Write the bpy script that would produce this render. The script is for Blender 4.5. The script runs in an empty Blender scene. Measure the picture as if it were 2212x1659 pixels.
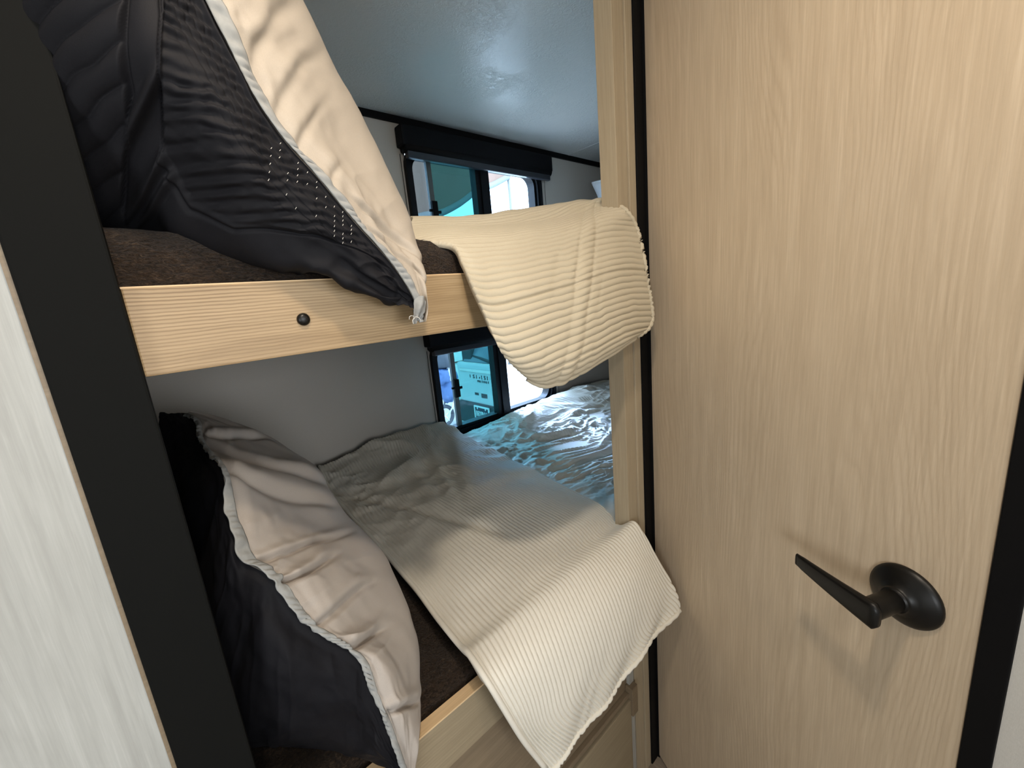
import bpy, bmesh, math
import numpy as np
from mathutils import Vector, Matrix, noise as mnoise

SC = bpy.context.scene
COL = SC.collection

# ---------------------------------------------------------------- camera
EYE = 1.35                      # camera height above the caravan floor
cam_data = bpy.data.cameras.new('camera')
cam = bpy.data.objects.new('camera', cam_data)
COL.objects.link(cam)
_yaw, _pitch, _roll = math.radians(40.78), math.radians(12.04), math.radians(-5.353)
_f = Vector((math.sin(_yaw)*math.cos(_pitch), math.cos(_yaw)*math.cos(_pitch), -math.sin(_pitch)))
_r = Vector((math.cos(_yaw), -math.sin(_yaw), 0)); _u = _r.cross(_f)
_r2 = _r*math.cos(_roll) + _u*math.sin(_roll); _u2 = -_r*math.sin(_roll) + _u*math.cos(_roll)
cam.matrix_world = Matrix(((_r2.x, _u2.x, -_f.x, 0), (_r2.y, _u2.y, -_f.y, 0), (_r2.z, _u2.z, -_f.z, EYE), (0, 0, 0, 1)))
cam_data.sensor_width = 36.0
cam_data.lens = 884.0/2212*36
cam_data.clip_start = 0.01
SC.camera = cam

# ---------------------------------------------------------------- light and exposure
SC.view_settings.view_transform = 'Standard'
SC.view_settings.look = 'None'
SC.view_settings.gamma = 1
SC.view_settings.use_curve_mapping = False
SC.view_settings.exposure = 0.0
SC.cycles.max_bounces = 8
SC.cycles.transparent_max_bounces = 12
SC.cycles.sample_clamp_indirect = 6.0

w = bpy.data.worlds.new('sky'); SC.world = w; w.use_nodes = True
bg = w.node_tree.nodes['Background']
bg.inputs['Color'].default_value = (0.56, 0.76, 1.0, 1)
bg.inputs['Strength'].default_value = 12.0

def light(name, kind, loc, energy, color, size=None, size_y=None, aim=None):
    d = bpy.data.lights.new(name, kind); d.energy = energy; d.color = color
    if kind == 'AREA':
        d.size = size
        if size_y: d.shape = 'RECTANGLE'; d.size_y = size_y
        else: d.shape = 'DISK'
    elif kind == 'SUN': d.angle = 0.01
    elif size: d.shadow_soft_size = size
    o = bpy.data.objects.new(name, d); COL.objects.link(o)
    o.location = (loc[0], loc[1], loc[2]+EYE)
    if aim is not None:
        v = Vector(aim) - Vector(loc)
        o.rotation_euler = v.to_track_quat('-Z', 'Y').to_euler()
    return o
# sun stands on the aisle side of the caravan, so it lights the yard beyond but not the bunks
light('sun', 'SUN', (0, 0, 5), 9.0, (1.0, 0.95, 0.86), aim=(-1.2, 3.0, 0))
# bright hazy part of the sky, high beyond the yard, that shines in through the bunk windows
gl = light('hazy_sky_glow', 'SUN', (0, 0, 6), 35.0, (0.44, 0.63, 1.0), aim=(-1.6, -6.6, 3.0)); gl.data.angle = math.radians(26)
# ceiling lamp of the aisle, just above the photographer
light('aisle_ceiling_lamp', 'AREA', (0.134, 0.09, 0.66), 5.6, (1.0, 0.85, 0.68), size=0.07, aim=(0.25, 0.16, -1))
# extra warm fill behind the photographer, added to brighten the door
light('aisle_far_fill', 'AREA', (-0.10, -0.55, 0.66), 3.5, (1.0, 0.87, 0.72), size=0.12, aim=(0.3, 0.1, -0.9))
# cool fill left of the photographer, added to lift the lower door
light('aisle_cool_fill', 'AREA', (-1.25, -0.75, -0.15), 13.0, (0.92, 0.96, 1.0), size=0.6, size_y=0.5, aim=(0.6, 0.1, -0.4))
# broad cool fill far behind the photographer, added for bunk walls and ceiling
light('rear_cool_fill', 'AREA', (0.3, -3.3, 0.0), 72.0, (0.93, 0.97, 1.0), size=1.8, size_y=1.1, aim=(0.45, 0.5, 0.0))
for _zc in (0.372, -0.40):       # portals only help the sky light find the two bunk windows
    p = light('window_portal', 'AREA', (1.28, 1.60, _zc), 1.0, (1, 1, 1), size=0.72, size_y=0.42, aim=(1.28, 0.0, _zc))
    p.data.cycles.is_portal = True

# ---------------------------------------------------------------- helpers
def props(o, label=None, cat=None, group=None, kind=None):
    if label: o['label'] = label
    if cat: o['category'] = cat
    if group: o['group'] = group
    if kind: o['kind'] = kind
    return o
def thing(name, label, cat, loc=(0, 0, 0), group=None, kind=None):
    o = bpy.data.objects.new(name, None); COL.objects.link(o)
    o.location = loc; o.empty_display_size = 0.05
    return props(o, label, cat, group, kind)
def wloc(o):
    v = Vector((0, 0, 0))
    while o is not None: v += o.location; o = o.parent
    return v
def put(name, me, mat=None, parent=None, label=None, smooth=False):
    """mesh given in world coordinates; parent keeps its own location"""
    o = bpy.data.objects.new(name, me); COL.objects.link(o)
    if parent is not None:
        o.parent = parent; me.transform(Matrix.Translation(-wloc(parent)))
    if mat: me.materials.append(mat)
    if smooth: me.polygons.foreach_set('use_smooth', [True]*len(me.polygons))
    if label: o['label'] = label
    return o
def mesh(name, v, f):
    me = bpy.data.meshes.new(name); me.from_pydata([tuple(p) for p in v], [], f); me.update(); return me
def bm_mesh(name, bm):
    me = bpy.data.meshes.new(name); bm.normal_update(); bm.to_mesh(me); bm.free(); return me
def add_box(bm, a, b, bev=0.0, rot=None):
    r = bmesh.ops.create_cube(bm, size=1)
    c = (Vector(a)+Vector(b))/2; d = Vector(b)-Vector(a)
    for v in r['verts']: v.co = Vector((v.co.x*d.x, v.co.y*d.y, v.co.z*d.z)) + c
    if bev:
        es = list({e for v in r['verts'] for e in v.link_edges})
        bmesh.ops.bevel(bm, geom=es, offset=bev, segments=2, affect='EDGES', profile=0.6)
def box(name, a, b, mat, parent=None, bev=0.0, label=None):
    a = (a[0], a[1], a[2]+EYE); b = (b[0], b[1], b[2]+EYE)
    bm = bmesh.new(); add_box(bm, a, b, bev)
    return put(name, bm_mesh(name, bm), mat, parent, label)
def boxes(name, lst, mat, parent=None, bev=0.0, label=None):
    bm = bmesh.new()
    for a, b in lst: add_box(bm, (a[0], a[1], a[2]+EYE), (b[0], b[1], b[2]+EYE), bev)
    return put(name, bm_mesh(name, bm), mat, parent, label)
def add_tube(bm, pts, r, n=10, cap=True):
    pts = [Vector(p) for p in pts]; rings = []
    up = Vector((0.13, 0.21, 1)).normalized()
    rr = r if hasattr(r, '__len__') else [r]*len(pts)
    for i, p in enumerate(pts):
        t = (pts[min(i+1, len(pts)-1)] - pts[max(i-1, 0)]).normalized()
        a = t.cross(up)
        if a.length < 1e-3: a = t.cross(Vector((1, 0, 0)))
        a.normalize(); b = t.cross(a)
        rings.append([bm.verts.new(p + (a*math.cos(2*math.pi*k/n)+b*math.sin(2*math.pi*k/n))*rr[i]) for k in range(n)])
    for i in range(len(rings)-1):
        for k in range(n): bm.faces.new((rings[i][k], rings[i][(k+1) % n], rings[i+1][(k+1) % n], rings[i+1][k]))
    if cap: bm.faces.new(rings[0][::-1]); bm.faces.new(rings[-1])
def tube(name, pts, r, mat, parent=None, n=10, label=None):
    bm = bmesh.new(); add_tube(bm, pts, r, n); bmesh.ops.recalc_face_normals(bm, faces=bm.faces)
    return put(name, bm_mesh(name, bm), mat, parent, label, smooth=True)
def add_lathe(bm, prof, M, n=40):
    rings = []
    for r, h in prof:
        if r < 1e-6: rings.append([bm.verts.new(M @ Vector((0, 0, h)))])
        else: rings.append([bm.verts.new(M @ Vector((r*math.cos(2*math.pi*k/n), r*math.sin(2*math.pi*k/n), h))) for k in range(n)])
    for i in range(len(rings)-1):
        A, B = rings[i], rings[i+1]
        for k in range(n):
            q = [A[k % len(A)], A[(k+1) % len(A)], B[(k+1) % len(B)], B[k % len(B)]]
            u = []
            for v in q:
                if v not in u: u.append(v)
            if len(u) > 2: bm.faces.new(u)
def rrect(x0, x1, z0, z1, r, n=8):
    out = []
    for cx, cz, a0 in ((x1-r, z1-r, 0), (x0+r, z1-r, 90), (x0+r, z0+r, 180), (x1-r, z0+r, 270)):
        for k in range(n+1):
            a = math.radians(a0+90*k/n); out.append((cx+r*math.cos(a), cz+r*math.sin(a)))
    return out
def add_ring(bm, outer, inner, y0, y1):
    n = len(outer); L = []
    for pts in (outer, inner):
        for y in (y0, y1): L.append([bm.verts.new((p[0], y, p[1]+EYE)) for p in pts])
    o0, o1, i0, i1 = L
    for k in range(n):
        j = (k+1) % n
        bm.faces.new((o0[k], o0[j], i0[j], i0[k])); bm.faces.new((o1[k], i1[k], i1[j], o1[j]))
        bm.faces.new((o0[k], o1[k], o1[j], o0[j])); bm.faces.new((i0[k], i0[j], i1[j], i1[k]))

# numpy surfaces ----------------------------------------------------
NET = {
'up_dark': ((14, 5), [0.253,0.458,1.329,0.254,0.460,1.333,0.255,0.463,1.337,0.256,0.465,1.341,0.354,0.625,1.344,0.250,0.458,1.358,0.251,0.461,1.356,0.252,0.466,1.353,0.255,0.472,1.351,0.351,0.632,1.358,0.227,0.456,1.399,0.223,0.457,1.386,0.222,0.464,1.372,0.223,0.475,1.358,0.308,0.635,1.368,0.191,0.455,1.443,0.187,0.455,1.420,0.187,0.464,1.397,0.190,0.480,1.373,0.261,0.640,1.388,0.162,0.455,1.482,0.154,0.448,1.449,0.152,0.460,1.419,0.155,0.487,1.387,0.213,0.647,1.406,0.135,0.455,1.515,0.123,0.446,1.474,0.119,0.464,1.439,0.120,0.505,1.401,0.165,0.665,1.423,0.116,0.455,1.549,0.098,0.437,1.496,0.089,0.465,1.459,0.084,0.530,1.418,0.116,0.690,1.445,0.104,0.455,1.585,0.080,0.438,1.524,0.065,0.477,1.482,0.051,0.560,1.437,0.072,0.720,1.468,0.094,0.455,1.616,0.065,0.439,1.546,0.045,0.489,1.501,0.021,0.590,1.451,0.032,0.750,1.485,0.088,0.455,1.648,0.049,0.437,1.564,0.018,0.494,1.514,-0.024,0.610,1.459,-0.025,0.770,1.493,0.085,0.455,1.680,0.035,0.441,1.586,-0.009,0.501,1.531,-0.069,0.620,1.471,-0.082,0.780,1.507,0.083,0.455,1.711,0.030,0.441,1.616,-0.018,0.501,1.566,-0.083,0.620,1.517,-0.100,0.780,1.566,0.082,0.455,1.744,0.028,0.434,1.649,-0.018,0.488,1.609,-0.080,0.600,1.580,-0.097,0.760,1.647,0.081,0.455,1.783,0.030,0.427,1.687,-0.012,0.474,1.655,-0.067,0.580,1.643,-0.082,0.740,1.730]),
'up_light': ((14, 5), [0.253,0.458,1.329,0.256,0.459,1.329,0.259,0.461,1.329,0.262,0.462,1.330,0.322,0.662,1.327,0.250,0.458,1.358,0.257,0.460,1.357,0.264,0.463,1.355,0.273,0.468,1.353,0.336,0.668,1.359,0.227,0.456,1.399,0.243,0.462,1.396,0.263,0.474,1.393,0.288,0.490,1.390,0.350,0.690,1.409,0.191,0.455,1.443,0.218,0.466,1.438,0.254,0.488,1.434,0.300,0.520,1.430,0.359,0.720,1.460,0.162,0.455,1.482,0.197,0.469,1.476,0.245,0.502,1.474,0.312,0.550,1.472,0.369,0.750,1.514,0.135,0.455,1.515,0.173,0.470,1.511,0.231,0.514,1.512,0.315,0.580,1.516,0.367,0.780,1.569,0.116,0.455,1.549,0.155,0.473,1.548,0.214,0.523,1.559,0.304,0.600,1.576,0.350,0.800,1.643,0.104,0.455,1.585,0.142,0.475,1.588,0.201,0.532,1.606,0.291,0.620,1.635,0.332,0.820,1.716,0.094,0.455,1.616,0.128,0.471,1.617,0.183,0.528,1.640,0.269,0.620,1.676,0.306,0.820,1.769,0.088,0.455,1.648,0.119,0.466,1.648,0.170,0.524,1.676,0.250,0.620,1.723,0.284,0.820,1.828,0.085,0.455,1.680,0.113,0.466,1.680,0.160,0.524,1.710,0.235,0.620,1.761,0.266,0.820,1.878,0.083,0.455,1.711,0.109,0.466,1.711,0.152,0.524,1.744,0.221,0.620,1.800,0.249,0.820,1.928,0.082,0.455,1.744,0.105,0.466,1.744,0.145,0.524,1.780,0.209,0.620,1.842,0.235,0.820,1.982,0.081,0.455,1.783,0.101,0.466,1.781,0.135,0.524,1.817,0.188,0.620,1.880,0.210,0.820,2.032]),
'lo_light': ((17, 5), [0.146,0.470,0.669,0.145,0.472,0.668,0.145,0.473,0.667,0.144,0.475,0.666,0.108,0.455,0.720,0.141,0.475,0.721,0.146,0.476,0.715,0.152,0.478,0.707,0.159,0.482,0.696,0.127,0.482,0.720,0.134,0.480,0.803,0.145,0.477,0.785,0.158,0.480,0.759,0.174,0.487,0.726,0.148,0.511,0.720,0.127,0.490,0.855,0.144,0.485,0.832,0.165,0.495,0.792,0.194,0.515,0.735,0.169,0.548,0.720,0.121,0.500,0.904,0.144,0.498,0.878,0.177,0.520,0.826,0.222,0.560,0.748,0.200,0.608,0.720,0.093,0.510,0.947,0.128,0.514,0.917,0.175,0.546,0.858,0.244,0.600,0.770,0.228,0.675,0.720,0.070,0.520,0.987,0.112,0.529,0.955,0.170,0.572,0.894,0.256,0.640,0.799,0.253,0.758,0.720,0.056,0.535,1.033,0.101,0.548,1.001,0.165,0.599,0.940,0.259,0.680,0.845,0.254,0.800,0.774,0.047,0.545,1.051,0.093,0.564,1.023,0.158,0.625,0.965,0.258,0.720,0.876,0.250,0.840,0.814,0.031,0.560,1.070,0.077,0.583,1.046,0.143,0.653,0.993,0.244,0.760,0.912,0.232,0.880,0.857,0.029,0.570,1.095,0.073,0.603,1.068,0.135,0.682,1.016,0.231,0.800,0.938,0.216,0.920,0.888,0.029,0.590,1.121,0.071,0.629,1.096,0.130,0.716,1.049,0.220,0.840,0.981,0.202,0.960,0.938,0.037,0.630,1.163,0.076,0.676,1.136,0.131,0.769,1.090,0.214,0.900,1.023,0.192,1.020,0.986,0.035,0.750,1.157,0.072,0.782,1.138,0.121,0.850,1.106,0.188,0.950,1.062,0.162,1.070,1.030,0.034,0.880,1.156,0.065,0.894,1.148,0.100,0.936,1.133,0.145,1.000,1.112,0.115,1.120,1.086,0.041,0.980,1.166,0.058,0.986,1.163,0.077,1.010,1.157,0.100,1.050,1.147,0.066,1.170,1.125,0.031,1.080,1.171,0.032,1.078,1.174,0.034,1.085,1.174,0.036,1.100,1.174,-0.003,1.220,1.155]),
'lo_dark': ((17, 5), [0.146,0.470,0.669,0.144,0.472,0.671,0.143,0.473,0.673,0.142,0.475,0.675,0.134,0.439,0.720,0.141,0.475,0.721,0.137,0.475,0.724,0.134,0.477,0.724,0.131,0.480,0.722,0.133,0.476,0.720,0.134,0.480,0.803,0.123,0.477,0.795,0.115,0.480,0.780,0.107,0.487,0.760,0.116,0.514,0.720,0.127,0.490,0.855,0.113,0.487,0.836,0.103,0.498,0.803,0.093,0.520,0.755,0.101,0.545,0.720,0.121,0.500,0.904,0.098,0.488,0.886,0.081,0.500,0.846,0.064,0.530,0.785,0.074,0.585,0.720,0.093,0.510,0.947,0.069,0.494,0.924,0.050,0.506,0.879,0.031,0.540,0.810,0.039,0.624,0.720,0.070,0.520,0.987,0.046,0.503,0.955,0.026,0.519,0.898,0.004,0.560,0.814,0.007,0.652,0.720,0.056,0.535,1.033,0.029,0.522,0.988,0.003,0.546,0.916,-0.026,0.600,0.814,-0.028,0.698,0.720,0.047,0.545,1.051,0.017,0.541,1.003,-0.011,0.579,0.927,-0.046,0.650,0.818,-0.051,0.750,0.730,0.031,0.560,1.070,0.006,0.557,1.026,-0.021,0.600,0.954,-0.053,0.680,0.847,-0.059,0.780,0.767,0.029,0.570,1.095,0.005,0.570,1.059,-0.019,0.616,0.998,-0.050,0.700,0.908,-0.055,0.800,0.839,0.029,0.590,1.121,0.007,0.600,1.088,-0.016,0.656,1.033,-0.046,0.750,0.953,-0.050,0.850,0.894,0.037,0.630,1.163,0.015,0.643,1.139,-0.007,0.703,1.099,-0.034,0.800,1.041,-0.035,0.900,0.998,0.035,0.750,1.157,0.015,0.749,1.148,-0.004,0.784,1.129,-0.025,0.850,1.101,-0.025,0.950,1.067,0.034,0.880,1.156,0.016,0.877,1.154,-0.003,0.903,1.146,-0.022,0.950,1.132,-0.021,1.050,1.104,0.041,0.980,1.166,0.022,0.986,1.169,0.003,1.010,1.168,-0.016,1.050,1.165,-0.014,1.150,1.142,0.031,1.080,1.171,0.016,1.085,1.175,0.002,1.099,1.177,-0.012,1.120,1.179,-0.009,1.220,1.158]),
'up_comf': ((13, 6), [0.330,1.420,1.435,0.600,1.420,1.450,0.850,1.420,1.450,1.150,1.420,1.470,1.450,1.420,1.490,1.750,1.420,1.490,0.330,1.000,1.450,0.550,1.000,1.470,0.800,1.000,1.480,1.050,1.000,1.500,1.300,1.000,1.520,1.550,1.000,1.540,0.385,0.700,1.499,0.499,0.700,1.511,0.603,0.680,1.518,0.717,0.660,1.534,0.811,0.630,1.545,0.897,0.600,1.553,0.334,0.600,1.467,0.431,0.600,1.475,0.527,0.590,1.478,0.631,0.570,1.489,0.710,0.550,1.503,0.793,0.545,1.527,0.312,0.550,1.446,0.388,0.540,1.449,0.479,0.530,1.449,0.580,0.515,1.456,0.676,0.500,1.471,0.771,0.493,1.500,0.354,0.515,1.433,0.379,0.505,1.425,0.456,0.495,1.417,0.557,0.485,1.416,0.667,0.482,1.432,0.792,0.482,1.464,0.351,0.485,1.403,0.379,0.478,1.393,0.444,0.470,1.382,0.545,0.465,1.378,0.656,0.462,1.390,0.788,0.466,1.410,0.350,0.465,1.367,0.381,0.460,1.355,0.442,0.452,1.344,0.542,0.450,1.341,0.655,0.450,1.343,0.781,0.452,1.348,0.355,0.452,1.328,0.381,0.445,1.315,0.440,0.440,1.306,0.541,0.440,1.302,0.652,0.440,1.306,0.781,0.447,1.310,0.360,0.447,1.299,0.384,0.438,1.281,0.440,0.432,1.272,0.544,0.435,1.269,0.662,0.438,1.274,0.782,0.446,1.279,0.373,0.448,1.271,0.394,0.438,1.254,0.445,0.430,1.243,0.539,0.433,1.242,0.659,0.437,1.253,0.769,0.446,1.263,0.402,0.453,1.243,0.417,0.445,1.230,0.456,0.440,1.217,0.541,0.440,1.218,0.655,0.442,1.237,0.752,0.449,1.255,0.433,0.463,1.222,0.444,0.456,1.213,0.469,0.452,1.204,0.540,0.450,1.210,0.647,0.450,1.229,0.734,0.454,1.248]),
'lo_flap': ((12, 5), [0.360,1.500,0.821,0.515,1.500,0.846,0.685,1.500,0.858,0.797,1.500,0.860,0.882,1.500,0.846,0.335,1.300,0.782,0.470,1.300,0.802,0.600,1.300,0.810,0.740,1.300,0.815,0.885,1.300,0.800,0.325,1.100,0.775,0.460,1.100,0.790,0.590,1.100,0.800,0.730,1.100,0.805,0.870,1.100,0.790,0.318,0.900,0.775,0.450,0.900,0.795,0.580,0.900,0.800,0.710,0.900,0.800,0.850,0.900,0.787,0.305,0.720,0.775,0.440,0.720,0.794,0.570,0.720,0.800,0.700,0.720,0.800,0.830,0.720,0.785,0.293,0.600,0.775,0.430,0.600,0.792,0.560,0.600,0.797,0.690,0.600,0.795,0.802,0.600,0.782,0.287,0.535,0.778,0.420,0.535,0.790,0.540,0.535,0.794,0.655,0.535,0.792,0.762,0.535,0.782,0.282,0.498,0.790,0.420,0.490,0.787,0.550,0.490,0.790,0.665,0.490,0.788,0.765,0.488,0.805,0.279,0.452,0.777,0.405,0.445,0.750,0.535,0.442,0.750,0.665,0.442,0.750,0.780,0.452,0.737,0.293,0.435,0.726,0.400,0.425,0.690,0.530,0.420,0.690,0.660,0.420,0.690,0.791,0.425,0.683,0.323,0.430,0.636,0.390,0.420,0.620,0.525,0.415,0.620,0.655,0.410,0.620,0.791,0.405,0.650,0.369,0.425,0.522,0.445,0.420,0.539,0.550,0.415,0.555,0.657,0.405,0.591,0.788,0.395,0.607]),
'lo_body': ((8, 10), [0.680,1.500,0.745,0.760,1.500,0.750,1.120,1.500,0.773,1.280,1.500,0.790,1.450,1.500,0.795,1.600,1.500,0.805,1.760,1.500,0.817,1.920,1.500,0.807,2.080,1.500,0.787,2.200,1.500,0.745,0.680,1.420,0.745,0.760,1.420,0.750,1.120,1.420,0.774,1.280,1.420,0.792,1.450,1.420,0.798,1.600,1.420,0.808,1.760,1.420,0.821,1.920,1.420,0.810,2.080,1.420,0.789,2.200,1.420,0.745,0.680,1.250,0.745,0.760,1.250,0.749,1.120,1.250,0.765,1.280,1.250,0.777,1.450,1.250,0.780,1.600,1.250,0.787,1.760,1.250,0.795,1.920,1.250,0.788,2.080,1.250,0.774,2.200,1.250,0.745,0.680,1.000,0.745,0.760,1.000,0.747,1.120,1.000,0.753,1.280,1.000,0.759,1.450,1.000,0.760,1.600,1.000,0.763,1.760,1.000,0.767,1.920,1.000,0.764,2.080,1.000,0.758,2.200,1.000,0.745,0.680,0.800,0.745,0.760,0.800,0.746,1.120,0.800,0.748,1.280,0.800,0.750,1.450,0.800,0.750,1.600,0.800,0.751,1.760,0.800,0.752,1.920,0.800,0.751,2.080,0.800,0.749,2.200,0.800,0.745,0.680,0.650,0.745,0.760,0.650,0.745,1.120,0.650,0.745,1.280,0.650,0.745,1.450,0.650,0.745,1.600,0.650,0.745,1.760,0.650,0.745,1.920,0.650,0.745,2.080,0.650,0.745,2.200,0.650,0.745,0.680,0.550,0.735,0.760,0.566,0.735,1.120,0.566,0.735,1.280,0.566,0.735,1.450,0.566,0.735,1.600,0.566,0.735,1.760,0.566,0.735,1.920,0.566,0.735,2.080,0.566,0.735,2.200,0.566,0.735,0.680,0.500,0.735,0.760,0.565,0.735,1.120,0.565,0.735,1.280,0.565,0.735,1.450,0.565,0.735,1.600,0.565,0.735,1.760,0.565,0.735,1.920,0.565,0.735,2.080,0.565,0.735,2.200,0.565,0.735]),
}

def net(k):
    s, d = NET[k]; return np.array(d).reshape(s[0], s[1], 3)
def crm(P, n):
    """Catmull-Rom along axis 0, n samples"""
    P = np.asarray(P, float); m = len(P)
    E = np.concatenate([2*P[:1]-P[1:2], P, 2*P[-1:]-P[-2:-1]])
    t = np.linspace(0, m-1, n); i = np.minimum(t.astype(int), m-2); f = (t-i).reshape((-1,)+(1,)*(P.ndim-1))
    a, b, c, d = E[i], E[i+1], E[i+2], E[i+3]
    return 0.5*((2*b)+(c-a)*f+(2*a-5*b+4*c-d)*f**2+(3*b-a-3*c+d)*f**3)
def surf(N, nu, nv):
    A = crm(N, nu); return crm(A.transpose(1, 0, 2), nv).transpose(1, 0, 2)
def normals(G):
    du = np.gradient(G, axis=0); dv = np.gradient(G, axis=1)
    n = np.cross(du, dv); return n/np.maximum(np.linalg.norm(n, axis=2, keepdims=True), 1e-9)
def vnoise(x, y, seed=0):
    x = np.asarray(x, float); y = np.asarray(y, float)
    xi = np.floor(x).astype(np.int64); yi = np.floor(y).astype(np.int64); fx = x-xi; fy = y-yi
    def h(a, b):
        q = (a*374761393 + b*668265263 + seed*974711) & 0x7fffffff
        q = ((q ^ (q >> 13))*1274126177) & 0x7fffffff
        q = (q ^ (q >> 16)) & 0xffff
        return q/32767.5-1
    sx = fx*fx*fx*(fx*(fx*6-15)+10); sy = fy*fy*fy*(fy*(fy*6-15)+10)
    return (h(xi, yi)*(1-sx)+h(xi+1, yi)*sx)*(1-sy)+(h(xi, yi+1)*(1-sx)+h(xi+1, yi+1)*sx)*sy
def fbm(x, y, o=3, seed=0):
    r = 0; a = 1.0
    for k in range(o): r = r+a*vnoise(x*2**k, y*2**k, seed+k*17); a *= 0.5
    return r
def ridge(x, y, o=3, seed=0):
    r = 0; a = 1.0
    for k in range(o): r = r+a*(1-2*np.abs(vnoise(x*2**k, y*2**k, seed+k*31))); a *= 0.5
    return r
def arclen(G, axis):
    d = np.linalg.norm(np.diff(G, axis=axis), axis=2)
    z = np.zeros_like(np.take(d, [0], axis=axis)); return np.concatenate([z, np.cumsum(d, axis=axis)], axis=axis)
def grid_mesh(name, G, flip=False, thick=None, back=None):
    nu, nv = G.shape[:2]
    idx = np.arange(nu*nv).reshape(nu, nv)
    q = np.stack([idx[:-1, :-1], idx[1:, :-1], idx[1:, 1:], idx[:-1, 1:]], -1).reshape(-1, 4)
    if flip: q = q[:, ::-1]
    V = G.reshape(-1, 3)
    if thick:                      # closed sheet with a back side and a rim
        if back is None: back = G-normals(G)*(1 if not flip else -1)*thick
        V = np.concatenate([V, back.reshape(-1, 3)]); off = nu*nv
        rim = np.concatenate([idx[0, :], idx[1:, -1], idx[-1, -2::-1], idx[-2:0:-1, 0]])
        r2 = np.roll(rim, -1)
        e = np.stack([rim, r2, r2+off, rim+off], -1)
        if flip: e = e[:, ::-1]
        q = np.concatenate([q, q[:, ::-1]+off, e])
    me = bpy.data.meshes.new(name)
    me.vertices.add(len(V)); me.vertices.foreach_set('co', V.astype(np.float32).ravel())
    me.loops.add(q.size); me.loops.foreach_set('vertex_index', q.astype(np.int32).ravel())
    me.polygons.add(len(q)); me.polygons.foreach_set('loop_start', (np.arange(len(q))*4).astype(np.int32))
    me.update(calc_edges=True); me.validate()
    return me

# ---------------------------------------------------------------- materials
def mat(name, color=(0.5, 0.5, 0.5), rough=0.6, metal=0.0, spec=0.5):
    m = bpy.data.materials.new(name); m.use_nodes = True
    b = m.node_tree.nodes['Principled BSDF']
    b.inputs['Base Color'].default_value = (*color, 1); b.inputs['Roughness'].default_value = rough
    b.inputs['Metallic'].default_value = metal; b.inputs['Specular IOR Level'].default_value = spec
    return m
def N_(m, t): return m.node_tree.nodes.new(t)
def L_(m, a, b): m.node_tree.links.new(a, b)
def ramp(m, fac, stops):
    r = N_(m, 'ShaderNodeValToRGB'); L_(m, fac, r.inputs[0])
    e = r.color_ramp.elements
    while len(e) < len(stops): e.new(0.5)
    for el, (p, c) in zip(e, stops): el.position = p; el.color = (*c, 1)
    return r
def coords(m, scale, rot=(0, 0, 0), loc=(0, 0, 0)):
    tc = N_(m, 'ShaderNodeTexCoord'); mp = N_(m, 'ShaderNodeMapping')
    mp.inputs['Scale'].default_value = scale; mp.inputs['Rotation'].default_value = rot; mp.inputs['Location'].default_value = loc
    L_(m, tc.outputs['Object'], mp.inputs[0]); return mp.outputs[0]
def tex_noise(m, vec, scale, detail=4, rough=0.6, dist=0.0):
    n = N_(m, 'ShaderNodeTexNoise'); n.inputs['Scale'].default_value = scale
    n.inputs['Detail'].default_value = detail; n.inputs['Roughness'].default_value = rough; n.inputs['Distortion'].default_value = dist
    L_(m, vec, n.inputs['Vector']); return n
def mixc(m, fac, a, b, mode='MIX'):
    x = N_(m, 'ShaderNodeMix'); x.data_type = 'RGBA'; x.blend_type = mode
    if isinstance(fac, float): x.inputs[0].default_value = fac
    else: L_(m, fac, x.inputs[0])
    for s, v in ((6, a), (7, b)):
        if isinstance(v, tuple): x.inputs[s].default_value = (*v, 1)
        else: L_(m, v, x.inputs[s])
    return x.outputs[2]
def bump(m, h, strength, dist, prev=None):
    b = N_(m, 'ShaderNodeBump'); b.inputs['Strength'].default_value = strength; b.inputs['Distance'].default_value = dist
    L_(m, h, b.inputs['Height'])
    if prev is not None: L_(m, prev, b.inputs['Normal'])
    L_(m, b.outputs[0], m.node_tree.nodes['Principled BSDF'].inputs['Normal']); return b.outputs[0]
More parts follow.
